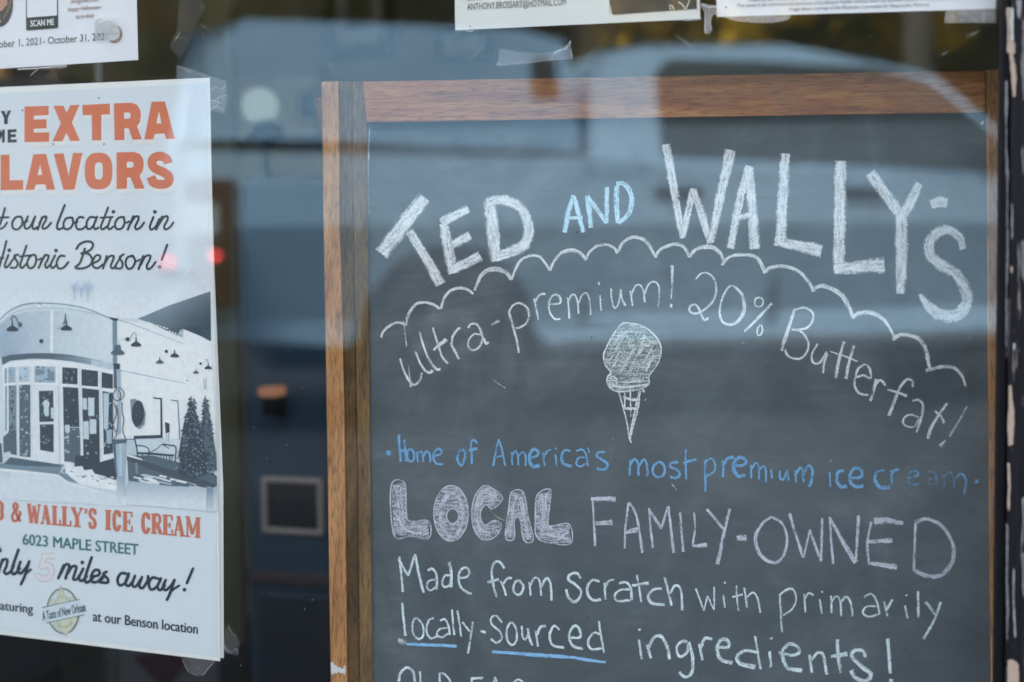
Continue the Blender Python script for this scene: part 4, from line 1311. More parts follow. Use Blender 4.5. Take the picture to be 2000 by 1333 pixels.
strokes(b, PO, """
20: 45,128 20,220 -10,300
18: -30,325 5,322 40,300 65,262
18: -20,218 80,213
20: 195,210 150,212 115,260 122,315 165,326 203,285 207,230 190,205
18: 205,250 230,262 255,248
20: 260,205 228,280 240,320 280,300 322,215
20: 328,205 302,290 315,325 345,305
20: 350,328 372,270 392,212
20: 365,270 398,216 430,207 425,240 398,290 400,320 438,308 475,264
21: 602,100 560,205 530,295 545,326 585,312
20: 668,215 615,225 590,275 603,320 648,318 680,268 672,216
17: 678,262 700,268 722,255
20: 778,218 738,212 706,262 718,320 765,322 805,290
20: 885,216 838,213 806,260 812,318 852,312 892,245
20: 903,208 872,290 885,325 915,310
20: 1006,122 965,230 938,300 955,326 1000,295
18: 935,218 1050,210
20: 1030,222 1003,300 1018,326 1058,298
20: 1150,211 1102,220 1070,270 1083,320 1130,318 1158,268 1150,212
17: 1156,258 1182,264 1200,250
20: 1240,203 1188,328
20: 1205,285 1250,216 1285,205 1286,238 1257,300 1270,326 1310,303 1340,262
20: 1427,210 1395,295 1405,328 1445,303 1482,230
20: 1508,206 1453,328
20: 1475,285 1520,216 1556,205 1557,238 1527,300 1540,326 1580,306 1612,262
20: 60,434 28,560 -10,680
18: -30,605 0,592 32,592
20: 78,563 45,655 55,682 95,648
20: 170,560 132,573 150,612 165,640 148,680 100,682
18: 92,645 150,565
20: 246,478 205,600 188,658 203,686 248,645
18: 183,578 300,566
20: 322,563 277,580 253,640 273,686 315,672 337,612 322,563
17: 335,602 362,608 385,592
20: 418,563 358,686
20: 378,635 420,571 452,570 442,610 420,652 432,686 472,650
20: 512,568 473,650 488,686 530,652
20: 602,575 560,573 528,630 543,686 590,682 636,630
21: 710,507 745,460 812,437 862,455 852,505 797,540 755,550
21: 790,505 745,635 700,680 762,690 832,662 858,610 832,560 785,545
20: 865,642 920,612 932,575 895,568 862,622 868,672 910,686 960,650
20: 992,573 958,690
20: 973,645 1015,580 1057,575 1047,620 1030,665 1045,690 1078,668
20: 1150,558 1112,588 1138,635 1130,685 1078,690
18: 1070,668 1130,570
20: 1232,570 1185,588 1168,640 1188,690 1230,682 1257,622 1235,570
17: 1254,615 1280,620 1300,605
20: 1332,573 1288,697
20: 1308,655 1350,580 1396,570 1391,610 1365,662 1375,697 1410,678 1446,630
22,20: 1555,470 1504,610""", P1, DARK, 'round', 0)
for x, y, k in ((1055, 163, P1), (1440, 163, P1), (87, 520, P1), (521, 523, P1), (1485, 674, P1), (590, 474, P2), (1323, 669, P2)):
    disc(b, PO, k[0] + x / k[2], k[1] + y / k[2], 3.9, 3.9, DARK, 14)
strokes(b, PO, """
20: -30,360 -6,372 4,392
20: 18,452 -12,545
20: -4,515 22,458 52,455 46,500 30,540 50,556 82,530 98,498
21: 132,383 95,490 83,540 105,556 142,515
20: 147,468 128,528 148,552 190,505 210,468
20: 210,466 178,570 150,630
17: 176,562 222,524
20: 457,493 418,587
20: 435,555 470,490 497,498 478,560 470,590
20: 485,553 517,505 547,505 537,550 525,592 550,594 574,562
20: 597,518 568,580 583,607 622,575
21: 657,438 620,550 608,600 628,617 668,582
20: 660,577 710,562 707,530 675,533 653,580 668,616 720,602 748,570
20: 765,540 740,558 772,590 770,618 718,616
17: 706,606 748,560
20: 905,553 867,553 843,595 857,637 895,622 922,570
20: 924,553 900,620 922,642 955,605
20: 968,570 948,630 972,647 1012,590
20: 1018,578 998,640 1022,657 1058,605 1062,572
20: 1135,590 1092,583 1068,625 1082,667 1120,652 1152,600
20: 1154,588 1130,645 1148,672 1182,640
20: 1188,600 1168,650 1188,672 1225,642 1252,600
20: 1250,600 1222,690 1197,742
17: 1216,692 1250,662 1285,640
20: 1384,518 1340,622""", P2, DARK, 'round', 0)
b.build('script_lettering', M_PRINT, poster)['label'] = 'dark brush script lines'
PO.off = 0.0002
# address block
b = MB()
CO2 = (0.58, 0.185, 0.115, 1)
def slab_word(letters, c, thick=25, thin=11):
    G = {'D': [(1, [(.22, 0), (.22, 1)]), (1, [(.3, .02), (.78, .12), (.8, .5), (.78, .88), (.3, .98)])],
         'W': [(1, [(.12, 0), (.32, 1)]), (.5, [(.32, 1), (.5, .1)]), (1, [(.48, .1), (.68, 1)]), (.5, [(.68, 1), (.88, 0)]), (.45, [(0, .04), (.3, .04)]), (.45, [(.72, .04), (1, .04)])],
         'A': [(.5, [(.2, .98), (.5, .02)]), (1.05, [(.46, .02), (.8, 1)]), (.4, [(.3, .68), (.7, .68)]), (.45, [(0, .96), (.34, .96)]), (.45, [(.58, .96), (1, .96)])],
         'L': [(1.1, [(.32, 0), (.32, 1)]), (.45, [(0, .04), (.64, .04)]), (.45, [(0, .96), (1, .96)]), (.5, [(.92, .7), (.92, .97)])],
         'Y': [(1, [(.16, 0), (.5, .55)]), (.5, [(.5, .55), (.86, 0)]), (1.1, [(.5, .5), (.5, 1)]), (.45, [(0, .04), (.38, .04)]), (.45, [(.66, .04), (1, .04)]), (.45, [(.22, .96), (.78, .96)])],
         'S': [(.9, [(.82, .28), (.7, .08), (.35, .06), (.18, .24), (.3, .42), (.68, .56), (.82, .76), (.6, .95), (.3, .92), (.16, .7)]), (.4, [(.86, .02), (.86, .3)]), (.4, [(.12, .68), (.12, .98)])],
         'I': [(1.25, [(.5, 0), (.5, 1)]), (.45, [(.05, .04), (.95, .04)]), (.45, [(.05, .96), (.95, .96)])],
         'C': [(1, [(.84, .26), (.66, .06), (.38, .08), (.24, .3), (.24, .7), (.38, .92), (.66, .94), (.86, .7)]), (.45, [(.88, .02), (.88, .32)])],
         'E': [(1.1, [(.26, 0), (.26, 1)]), (.45, [(0, .04), (.95, .04)]), (.45, [(0, .96), (.98, .96)]), (.45, [(.3, .5), (.72, .5)]), (.5, [(.9, .03), (.9, .28)]), (.5, [(.92, .7), (.92, .97)]), (.4, [(.7, .36), (.7, .64)])],
         'R': [(1.1, [(.24, 0), (.24, 1)]), (.8, [(.24, .05), (.66, .06), (.78, .26), (.64, .47), (.24, .5)]), (1, [(.5, .5), (.66, .7), (.84, .98)]), (.45, [(0, .04), (.4, .04)]), (.45, [(0, .96), (.5, .96)]), (.4, [(.76, .96), (1, .96)])],
         'M': [(.5, [(.14, 0), (.14, 1)]), (.9, [(.16, 0), (.48, .85)]), (.5, [(.48, .85), (.8, 0)]), (1.1, [(.82, 0), (.82, 1)]), (.45, [(0, .04), (.24, .04)]), (.45, [(0, .96), (.34, .96)]), (.45, [(.62, .96), (1, .96)]), (.45, [(.76, .04), (1, .04)])],
         '&': [(.8, [(.95, .5), (.8, .7), (.55, .93), (.25, .95), (.12, .75), (.3, .52), (.58, .35), (.62, .14), (.42, .04), (.26, .18), (.4, .42), (.9, .98)]), (.4, [(.68, .46), (1, .46)])],
         "'": [(.8, [(.5, .02), (.55, .14), (.35, .28)])]}
    for ch, x0, x1 in letters:
        for wd, pts in G[ch]:
            q = []
            for u, v in pts:
                x = x0 + (x1 - x0) * u
                tp, bt = 50 + (x - 200) * 0.081, 190 + (x - 200) * 0.0885
                q.append((x / 3.672, 970 + (tp + (bt - tp) * v) / 3.672))
            ribbon(b, PO, q, wd * thick / 3.672 * (0.8 if x1 - x0 < 58 and ch != 'I' else 1), c, 'flat', 0, 3.0, len(pts) > 2)
slab_word([('D', -88, 38), ('&', 78, 152), ('W', 194, 294), ('A', 288, 366), ('L', 370, 436), ('L', 438, 512), ('Y', 506, 600), ("'", 600, 632), ('S', 634, 694), ('I', 750, 800), ('C', 804, 868), ('E', 878, 952), ('C', 1010, 1078), ('R', 1084, 1166), ('E', 1166, 1240), ('A', 1236, 1328), ('M', 1328, 1438)], CO2)
def p2(x, y):
    return (x / 3.672, 970 + y / 3.672)
text(b, PO, '6023 MAPLE STREET', p2(163, 345), p2(992, 420), 82 / 3.672, (0.075, 0.20, 0.19, 1), 0.035)
text(b, PO, 'featuring', p2(-62, 806), p2(236, 838), 68 / 3.672, DARK, 0.03)
text(b, PO, 'at our Benson location', p2(667, 893), p2(1418, 986), 76 / 3.672, DARK, 0.03)
five = [(388, 428), (318, 428), (300, 505), (345, 492), (368, 530), (350, 582), (305, 590), (268, 572)]
ribbon(b, PO, [p2(*q) for q in five[:3]], 44 / 3.672, (0.62, 0.47, 0.47, 1), 'flat', 0, 2, False); ribbon(b, PO, [p2(*q) for q in five[2:]], 44 / 3.672, (0.62, 0.47, 0.47, 1), 'round', 0, 2)
ribbon(b, PO, [p2(*q) for q in five[:3]], 34 / 3.672, (0.72, 0.70, 0.70, 1), 'flat', 0, 2, False); ribbon(b, PO, [p2(*q) for q in five[2:]], 34 / 3.672, (0.72, 0.70, 0.70, 1), 'round', 0, 2)
b.build('address_lettering', M_PRINT, poster)['label'] = 'coral slab capitals over green and dark address lines'
PO.off = 0.0004
# emblem: ring, fleur-de-lis, slanted band
b = MB()
OLV, CRM = (0.12, 0.15, 0.13, 1), (0.62, 0.62, 0.44, 1)
def em(q):
    return [p2(*z) for z in q]
ex, ey = p2(452, 822)
disc(b, PO, ex, ey, 118 / 3.672, 166 / 3.672, OLV, 40, -0.06, (112 / 3.672, 160 / 3.672))
disc(b, PO, ex, ey, 110 / 3.672, 158 / 3.672, (0.34, 0.37, 0.30, 1), 40, -0.06, (104 / 3.672, 151 / 3.672))
disc(b, PO, ex, ey, 103 / 3.672, 150 / 3.672, (0.62, 0.69, 0.70, 1), 40, -0.06)
fl = [[(435, 640), (448, 668), (460, 700), (478, 725), (470, 765), (455, 790), (460, 820), (420, 820), (418, 790), (410, 760), (415, 715), (428, 690)],
      [(360, 760), (372, 735), (395, 745), (405, 780), (420, 810), (395, 815), (380, 790)], [(530, 745), (520, 720), (495, 732), (480, 770), (470, 800), (500, 800), (515, 775)],
      [(425, 860), (490, 850), (500, 900), (520, 940), (500, 970), (478, 985), (474, 1008), (465, 985), (440, 975), (425, 940), (430, 900)],
      [(400, 880), (418, 905), (420, 950), (398, 935), (385, 905)], [(505, 865), (545, 850), (552, 890), (530, 930), (512, 905)]]
for q in fl:
    poly(b, PO, em(q), CRM)
for q in fl:
    ribbon(b, PO, em(q + q[:1]), 3.2 / 3.672, (0.30, 0.33, 0.26, 1), 'flat', 0, 3, False)
disc(b, PO, *p2(445, 800), 42 / 3.672, 62 / 3.672, (0.60, 0.62, 0.50, 1), 24); disc(b, PO, *p2(460, 880), 30 / 3.672, 40 / 3.672, (0.62, 0.64, 0.52, 1), 20)
for k in range(11):
    a = R(200 + k * 14)
    x, y = 450 + 72 * math.cos(a), 822 + 98 * math.sin(a)
    ribbon(b, PO, em([(x, y), (x + 9 * math.cos(a), y + 12 * math.sin(a))]), 5 / 3.672, (0.25, 0.28, 0.26, 1), 'flat', 0, 2, False)
    a = R(40 + k * 10)
    x, y = 462 + 68 * math.cos(a), 838 + 92 * math.sin(a)
    ribbon(b, PO, em([(x, y), (x + 9 * math.cos(a), y + 12 * math.sin(a))]), 5 / 3.672, (0.25, 0.28, 0.26, 1), 'flat', 0, 2, False)
poly(b, PO, em([(300, 798), (572, 738), (602, 850), (334, 908)]), (0.60, 0.69, 0.74, 1))
ribbon(b, PO, em([(300, 798), (574, 737)]), 5 / 3.672, OLV, 'flat', 0, 3, False); ribbon(b, PO, em([(332, 908), (604, 849)]), 5 / 3.672, OLV, 'flat', 0, 3, False)
text(b, PO, 'A Taste of New Orleans', p2(308, 890), p2(616, 822), 66 / 3.672, (0.07, 0.09, 0.10, 1), 0.02, slant=-0.12)
b.build('emblem', M_PRINT, poster)['label'] = 'oval cream and olive emblem with a slanted lettered band'

# ------------------------------------------------------------------ three small flyers along the top
FS = Sheet(lambda x, y, o: at(x, y, 0.0085 - o))
def flyer(name, quad, label, c=(0.80, 0.80, 0.79, 1)):
    g = at(quad[3][0] * .5 + quad[2][0] * .5, quad[2][1], 0.009)
    root = empty(name, (g.x, g.y, g.z), label, 'flyer', 'flyers taped inside the window')
    mb = MB(); mb.hexa([at(x, y, 0.0090) for x, y in quad], [at(x, y, 0.0093) for x, y in quad], c)
    mb.build('paper', M_PRINT, root)
    return root
fw = flyer('flyer', [(-160, -340), (258, -350), (270, 117.5), (-160, 145)], 'white flyer with a dark scan box and an October date line, above the poster', (0.78, 0.79, 0.82, 1))
k4 = lambda x, y: (x / 6.6667, y / 6.6667)
b = MB()
GR, RB = (0.10, 0.11, 0.125, 1), (0.30, 0.17, 0.15, 1)
poly(b, FS, [k4(*q) for q in [(332, -400), (745, -430), (758, 350), (745, 368), (355, 400), (340, 385)]], (0.055, 0.062, 0.065, 1))
poly(b, FS, [k4(*q) for q in [(345, -300), (738, -330), (742, 192), (735, 205), (360, 232), (352, 225)]], (0.78, 0.79, 0.82, 1))
text(b, FS, 'SCAN ME', k4(398, 348), k4(702, 325), 82 / 6.6667, (0.75, 0.75, 0.76, 1), 0.03)
text(b, FS, 'sonigraves/the-', k4(918, 48), k4(1280, 20), 62 / 6.6667, RB); text(b, FS, 'happy-Halloween-', k4(888, 150), k4(1325, 118), 62 / 6.6667, RB); text(b, FS, 'tarot-deck', k4(982, 248), k4(1225, 228), 62 / 6.6667, RB)
text(b, FS, 'October 1, 2021- October 31, 2021', k4(-185, 636), k4(1395, 518), 100 / 6.6667, GR)
disc(b, FS, *k4(-10, 50), 178 / 6.6667, 300 / 6.6667, (0.065, 0.07, 0.075, 1), 40)
poly(b, FS, [k4(*q) for q in [(-30, -60), (60, -60), (95, 0), (95, 70), (60, 90), (40, 130), (0, 150), (-30, 150)]], (0.50, 0.26, 0.18, 1))
poly(b, FS, [k4(*q) for q in [(-20, 250), (10, 262), (15, 290), (-20, 310)]], (0.50, 0.24, 0.17, 1))
for k in range(9):                             # wheat ears round the rim
    x, y = 130 - k * k * 1.3, -20 + k * 33
    for s_ in (-1, 1):
        poly(b, FS, [k4(*q) for q in [(x, y), (x + 12 * s_ + 6, y - 12), (x + 14 * s_, y - 32), (x + 2 * s_, y - 16)]], (0.42, 0.22, 0.12, 1))
disc(b, FS, *k4(1490, 445), 100 / 6.6667, 115 / 6.6667, (0.30, 0.24, 0.22, 1), 28); disc(b, FS, *k4(1465, 435), 92 / 6.6667, 100 / 6.6667, (0.78, 0.79, 0.82, 1), 28)
poly(b, FS, [k4(*q) for q in [(1425, 525), (1470, 530), (1540, 500), (1555, 520), (1510, 556), (1450, 552)]], (0.33, 0.25, 0.20, 1))
b.build('flyer_print', M_PRINT, fw)
fm = flyer('flyer', [(884, -330), (1352, -360), (1368, 37.5), (889, 59.5)], 'white flyer with one line of thin capitals and a dark chalky picture corner', (0.76, 0.765, 0.73, 1))
b = MB()
k5 = lambda x, y: (860 + x / 6.25, y / 6.25)
k6 = lambda x, y: (1160 + x / 6.25, y / 6.25)
text(b, FS, 'ANTHONY.BROSSART@HOTMAIL.COM', k5(328, 124), k5(1533, 62), 84 / 6.25, (0.10, 0.10, 0.10, 1))
for x in (332, 345, 375, 395, 440, 470, 500):
    poly(b, FS, [k5(*q) for q in [(x, -12), (x + 15, -12), (x + 14, 8 - (x - 330) * 0.04), (x + 2, 10 - (x - 330) * 0.04)]], (0.03, 0.03, 0.03, 1))
poly(b, FS, [k6(*q) for q in [(20, -700), (1230, -740), (1258, 108), (228, 181)]], (0.052, 0.056, 0.062, 1))
for k in range(40):
    x = 190 + k * 27
    ribbon(b, FS, [k6(x, -20), k6(x + 3, 60), k6(x + 5, 168 - k * 1.7)], 5 / 6.25, (0.044, 0.048, 0.054, 1), 'flat', 0, 4)
strokes(b, FS, """
12: 920,70 945,70 968,95 974,130
12: 930,90 936,130
14: 1035,30 1075,55 1105,95 1108,125
13: 1170,-10 1150,50 1125,110""", (1160, 0, 6.25), (0.62, 0.62, 0.60, 1), 'round', 0.2)
b.build('flyer_print', M_PRINT, fm)
fr = flyer('flyer', [(1392, -340), (1943, -360), (1945, 17.5), (1400, 33.5)], 'bright white flyer ending in small slanted lines of print, against the black post', (0.84, 0.85, 0.88, 1))
b = MB()
k7 = lambda x, y: (1360 + x / 3.125, y / 3.125)
text(b, FS, 'This event is for informational purposes only.Lifestyle Health Alliance does not provide medical or nutritional advice.', k7(245, 45), k7(1600, -4), 23 / 3.125, (0.17, 0.17, 0.19, 1), slant=0.15)
text(b, FS, 'Image above courtesy of the Physicians Committee for Responsible Medicine.', k7(568, 66), k7(1424, 38), 23 / 3.125, (0.17, 0.17, 0.19, 1), slant=0.15)
text(b, FS, 'Healthy for a Lifetime is produced by Lifestyle Health Alliance', k7(322, 10), k7(1180, -18), 23 / 3.125, (0.17, 0.17, 0.19, 1), slant=0.15)
b.build('flyer_print', M_PRINT, fr)

# ------------------------------------------------------------------ bits of clear tape on the glass
TS = Sheet(lambda x, y, o: at(x, y, 0.0048 - o))
def tape(lp, label, mt=None, wrinkles=(), density=1.0):
    mb = MB()
    poly(mb, TS, lp, (0.75, 0.75, 0.77, density))
    cx, cy = lp[0]
    for wr in wrinkles:
        ribbon(mb, TS, wr[1:], wr[0], (0.9, 0.93, 0.95, 3.2 * density), 'flat', 0.6, 3, len(wr) > 3)
    o = mb.build('tape', mt or M_TAPE)
    return tag(o, label, 'tape', 'bits of old clear tape on the glass')
tape([(352, -10), (392, 0), (402, 12), (378, 60), (352, 116), (330, 92), (345, 60)], 'long faint strip of old tape on the glass to the right of the October flyer', wrinkles=[(1.4, (338, 70), (352, 75), (362, 72)), (1.2, (392, 48), (398, 52), (404, 56)), (0.6, (372, 76), (384, 62), (392, 50))], density=0.32)
tape([(345, 128), (358, 130), (443, 160), (441, 182), (446, 188), (436, 224), (412, 215), (409, 153), (344, 155)], 'crinkled tape holding the top corner of the big poster', wrinkles=[(1.2, (412, 178), (420, 171), (432, 175), (440, 168)), (1.6, (411, 196), (420, 197), (430, 189), (444, 187)), (1.0, (413, 204), (424, 199), (433, 203)), (2.0, (411, 214), (420, 209), (430, 211), (437, 218)), (0.7, (350, 132), (368, 140), (405, 148)), (0.8, (424, 190), (427, 200), (421, 209)), (0.7, (436, 176), (433, 186), (438, 196))], density=0.8)
tape([(976, 96), (995, 98), (1020, 103), (1050, 104), (1075, 102), (1106, 92), (1114, 80), (1117, 114), (1072, 118), (1020, 125), (971, 129)], 'torn strip of tape alone on the glass above the chalkboard frame', wrinkles=[(2.4, (1074, 118), (1080, 110), (1086, 101)), (2.6, (1084, 102), (1096, 98), (1110, 94)), (3.0, (1104, 92), (1112, 88), (1114, 80)), (1.8, (1114, 94), (1116, 104), (1117, 114)), (0.9, (972, 128), (1020, 124), (1074, 118), (1116, 114)), (2.0, (970, 128), (973, 122), (974, 128)), (2, (992, 113), (994, 114)), (2, (1018, 119), (1020, 119)), (1.6, (1066, 105), (1069, 105))], density=0.85)
tape([(908, 58), (924, 57), (922, 63), (915, 61), (890, 62)], 'tiny tape end below the flyer with thin capitals', wrinkles=[(1.4, (910, 60), (918, 62), (924, 60))], density=1.5)
tape([(1330, 38), (1370, 36), (1369, 39), (1336, 42)], 'buff tape edge under the dark picture corner of the flyer', M_TAPE2, density=1.0)
tape([(1369, 6), (1396, 11), (1400, 14), (1400, 30), (1392, 28), (1388, 42), (1390, 60), (1386, 67), (1376, 66), (1377, 25), (1369, 14)], 'bent tape hanging in the gap between two flyers', wrinkles=[(1.6, (1370, 8), (1384, 14), (1400, 13)), (1.2, (1377, 22), (1377, 45), (1377, 65)), (1.0, (1392, 28), (1387, 42), (1390, 60))], density=1.9)
tape([(1412, 33), (1545, 29.5), (1538, 40), (1510, 45), (1470, 45), (1435, 41)], 'rounded flap of cloudy tape below the bright white flyer', density=2.4)
tape([(1847, 21), (1945, 18), (1945, 45), (1845, 45)], 'square end of cloudy tape beside the black post', density=2.2, wrinkles=[(0.9, (1922, 20), (1922, 44))])
tape([(434, 1245), (447, 1218), (452, 1232), (462, 1240), (468, 1256), (465, 1282), (450, 1278), (437, 1270)], 'crumpled tape at the bottom corner of the big poster', wrinkles=[(1.4, (434, 1262), (444, 1274), (455, 1276)), (1.8, (436, 1248), (440, 1265), (448, 1275)), (2.0, (455, 1270), (462, 1268), (464, 1278)), (1.0, (446, 1222), (452, 1236), (462, 1244)), (1.2, (438, 1262), (448, 1270), (462, 1274))], density=0.4)
tape([(354, 1285), (420, 1292), (400, 1318), (384, 1321), (366, 1312)], 'tape flap sticking out below the big poster', wrinkles=[(1.4, (396, 1320), (408, 1304), (418, 1294)), (0.8, (356, 1290), (368, 1312), (384, 1320))], density=0.6)
tape([(304, 520), (308, 508), (330, 514), (383, 533), (383, 537), (306, 536)], 'wedge of cloudy tape stuck over the end of the script lines on the big poster', M_TAPE2, density=0.55)
tape([(184, 36), (234, 36), (236, 70), (232, 79), (188, 81), (185, 64)], 'patch of old tape over the end of the October date', M_TAPE2, wrinkles=[(2, (188, 40), (195, 38), (206, 42))], density=0.5)
tape([(187, 42), (193, 38), (196, 46), (204, 42), (214, 40), (222, 43), (228, 48), (233, 56), (233, 66), (186, 65)], 'grey torn scrap under the tape patch on the October flyer', M_TAPE2, density=1.1)
tape([(30, 134), (128, 127), (131, 132), (120, 134), (44, 137)], 'thin curled strip of tape below the October flyer', wrinkles=[(1.6, (34, 136), (80, 133), (130, 128)), (1.0, (60, 148), (66, 142), (74, 136))], density=1.6)
# ------------------------------------------------------------------ inside the shop, out of focus
M_OLIVE = simple('olive_column_paint', (0.075, 0.07, 0.028), 0.6, var=0.15, scale=4)
p0, p1 = at(400, 600, 1.3), at(462, 600, 1.3)
o = MB(); o.box(p0.x, p1.x, 1.3, 1.33, FZ, 3.9)
tag(o.build('column', M_OLIVE, bevel=0.01), 'olive painted column standing behind the edge of the big poster', 'column')
M_BLUE = simple('dark_blue_enamel', (0.017, 0.040, 0.068), 0.4, var=0.2, scale=3, spec=0.25)
YC = 0.85
q0, q1 = at(478, 900, YC), at(860, 900, YC); zt = at(560, 345, YC).z
cab = empty('vending_cabinet', ((q0.x + q1.x) / 2, YC, FZ), 'dark blue metal vending cabinet behind the chalkboard, with a square steel hatch', 'cabinet')
o = MB(); o.box(q0.x, q1.x, YC, YC + 0.6, FZ, zt); o.build('cabinet_body', M_BLUE, cab, bevel=0.012)
zb = at(560, 1124, YC).z
o = MB(); o.box(q0.x + 0.005, q1.x - 0.005, YC - 0.012, YC, zb - 0.012, zb + 0.006); o.build('trim_strip', simple('dark_red_trim', (0.028, 0.013, 0.018), 0.5), cab, bevel=0.002)
o = MB(); o.box(q0.x + 0.02, q1.x - 0.02, YC - 0.008, YC, FZ + 0.05, zb - 0.03); o.build('lower_panel', simple('blue_black_panel', (0.011, 0.016, 0.023), 0.5, spec=0.2), cab, bevel=0.004)
M_STEEL = simple('brushed_steel', (0.34, 0.29, 0.26), 0.4, 0.1, var=0.1, scale=20, stretch=(1, 1, 12))
M_DARK = simple('black_opening', (0.004, 0.004, 0.005), 0.9, spec=0.1)
a0, a1 = at(516, 930, YC), at(636, 1044, YC)
t_ = 0.0075
o = MB()
o.box(a0.x, a1.x, YC - 0.012, YC, a0.z - t_, a0.z); o.box(a0.x, a1.x, YC - 0.012, YC, a1.z, a1.z + t_)
o.box(a0.x, a0.x + t_ * 1.1, YC - 0.0115, YC, a1.z + t_, a0.z - t_); o.box(a1.x - t_ * 1.1, a1.x, YC - 0.0115, YC, a1.z + t_, a0.z - t_)
fr_ = o.build('hatch_frame', M_STEEL, cab, bevel=0.002)
o = MB(); o.box(a0.x + t_ * 1.1, a1.x - t_ * 1.1, YC - 0.006, YC - 0.001, a1.z + t_, a0.z - t_); o.build('hatch_opening', M_DARK, fr_, keep=False)
c0, c1 = at(501, 764, YC - 0.04), at(540, 814, YC - 0.04)
o = MB(); o.box(c0.x + .004, c1.x - .004, YC - 0.03, YC, c1.z, c0.z - 0.0105); kb = o.build('coin_slot', M_DARK, cab, bevel=0.003)
o = MB(); o.box(c0.x, c1.x, YC - 0.04, YC, c0.z - 0.010, c0.z + 0.006); o.build('lit_button', emit('orange_lit_plastic', (1.0, 0.46, 0.25), 0.04), kb, keep=False, bevel=0.006)
# grey carton under the poster
g0, g1 = at(205, 1262, 1.2), at(425, 1262, 1.2)
ct = empty('carton', ((g0.x + g1.x) / 2, 1.2, FZ), 'grey carton with dark red printing below the big poster', 'carton')
o = MB(); o.box(g0.x, g1.x, 1.2, 1.5, FZ, g0.z); o.build('carton_box', simple('grey_board', (0.085, 0.092, 0.10), 0.7), ct, bevel=0.004)
S1 = Sheet(lambda x, y, f: at(x, y, 1.1985 - f)); o = MB()
poly(o, S1, [(258, 1282), (345, 1270), (372, 1290), (330, 1345), (300, 1330)], (0.045, 0.014, 0.018, 1)); poly(o, S1, [(210, 1290), (225, 1284), (230, 1315), (212, 1320)], (0.04, 0.03, 0.035, 1))
o.build('carton_print', M_PRINT, ct)
# back wall: pale notice board with a globe lamp, pictures
def framed(name, x0, y0, x1, y1, fw_, fc, mc, label, cat, Y=2.48, art=None):
    a, b_ = at(x0, y0, Y), at(x1, y1, Y)
    root = empty(name, ((a.x + b_.x) / 2, Y, b_.z), label, cat)
    m = MB(); m.box(a.x, a.x + fw_, Y - .03, Y + .015, b_.z, a.z); m.box(b_.x - fw_, b_.x, Y - .03, Y + .015, b_.z, a.z)
    m.box(a.x + fw_, b_.x - fw_, Y - .028, Y + .015, a.z - fw_, a.z); m.box(a.x + fw_, b_.x - fw_, Y - .028, Y + .015, b_.z, b_.z + fw_)
    m.build('picture_frame', fc, root, bevel=.004)
    m = MB(); m.box(a.x + fw_, b_.x - fw_, Y - .012, Y + .012, b_.z + fw_, a.z - fw_); m.build('mount', mc, root)
    if art:
        m = MB(); m.box(a.x + (b_.x - a.x) * .3, a.x + (b_.x - a.x) * .7, Y - .014, Y - .0125, b_.z + (a.z - b_.z) * .3, b_.z + (a.z - b_.z) * .7); m.build('print', art, root)
    return root
M_BF, M_MT = simple('black_frame', (0.01, 0.01, 0.01), 0.4), simple('grey_mount', (0.60, 0.60, 0.54), 0.8)
framed('wall_picture', 642, -60, 770, 106, 0.026, M_BF, M_MT, 'black framed picture with a grey mount high on the partition wall', 'picture', art=simple('dull_picture', (0.22, 0.2, 0.12), 0.7))
framed('notice_board', 446, 142, 640, 278, 0.02, simple('khaki_edge', (0.35, 0.33, 0.22), 0.7), simple('khaki_board', (0.62, 0.58, 0.40), 0.8), 'khaki notice board behind the white globe lamp', 'notice board', art=None)
framed('wall_picture', 592, 182, 644, 226, 0.012, simple('navy_frame', (0.02, 0.035, 0.07), 0.5), simple('navy_mount', (0.03, 0.05, 0.09), 0.6), 'small navy picture on the khaki notice board', 'picture', Y=2.45)
framed('wall_picture', 860, 60, 960, 118, 0.018, M_BF, M_MT, 'small grey picture on the partition wall above the chalkboard', 'picture')
gl = at(508, 208, 1.3); rg = 36 / FPX * (gl - CAM).length
lamp = empty('globe_lamp', (gl.x, 1.3, zt), 'lit white globe lamp standing on the dark blue vending cabinet', 'lamp')
o = MB()
ring = [(math.cos(2 * math.pi * k / 24), math.sin(2 * math.pi * k / 24)) for k in range(24)]
vs, fs = [], []
for i in range(13):
    th = math.pi * i / 12
    vs += [(gl.x + rg * math.sin(th) * cx, 1.3 + rg * math.sin(th) * cy, gl.z + rg * math.cos(th)) for cx, cy in ring]
for i in range(12):
    fs += [(i * 24 + k, i * 24 + (k + 1) % 24, i * 24 + 24 + (k + 1) % 24, i * 24 + 24 + k) for k in range(24)]
o.add(vs, fs, smooth=True); o.build('globe_shade', emit('lit_opal_glass', (0.80, 1.0, 0.92), 0.045), lamp)
o = MB(); o.tube([(gl.x + .012, 1.3, gl.z - rg - .03), (gl.x + .012, 1.3, gl.z - rg - .01), (gl.x, 1.3, gl.z - rg + .008)], [.038, .032, .016], 20); o.build('lamp_base', M_DARK, lamp)
o = MB(); o.tube([(gl.x + .012, 1.3, zt), (gl.x + .012, 1.3, zt + .012), (gl.x + .012, 1.3, zt + .018), (gl.x + .012, 1.3, gl.z - rg - .028)], [.05, .05, .01, .01], 16); o.build('lamp_stand', M_DARK, lamp)
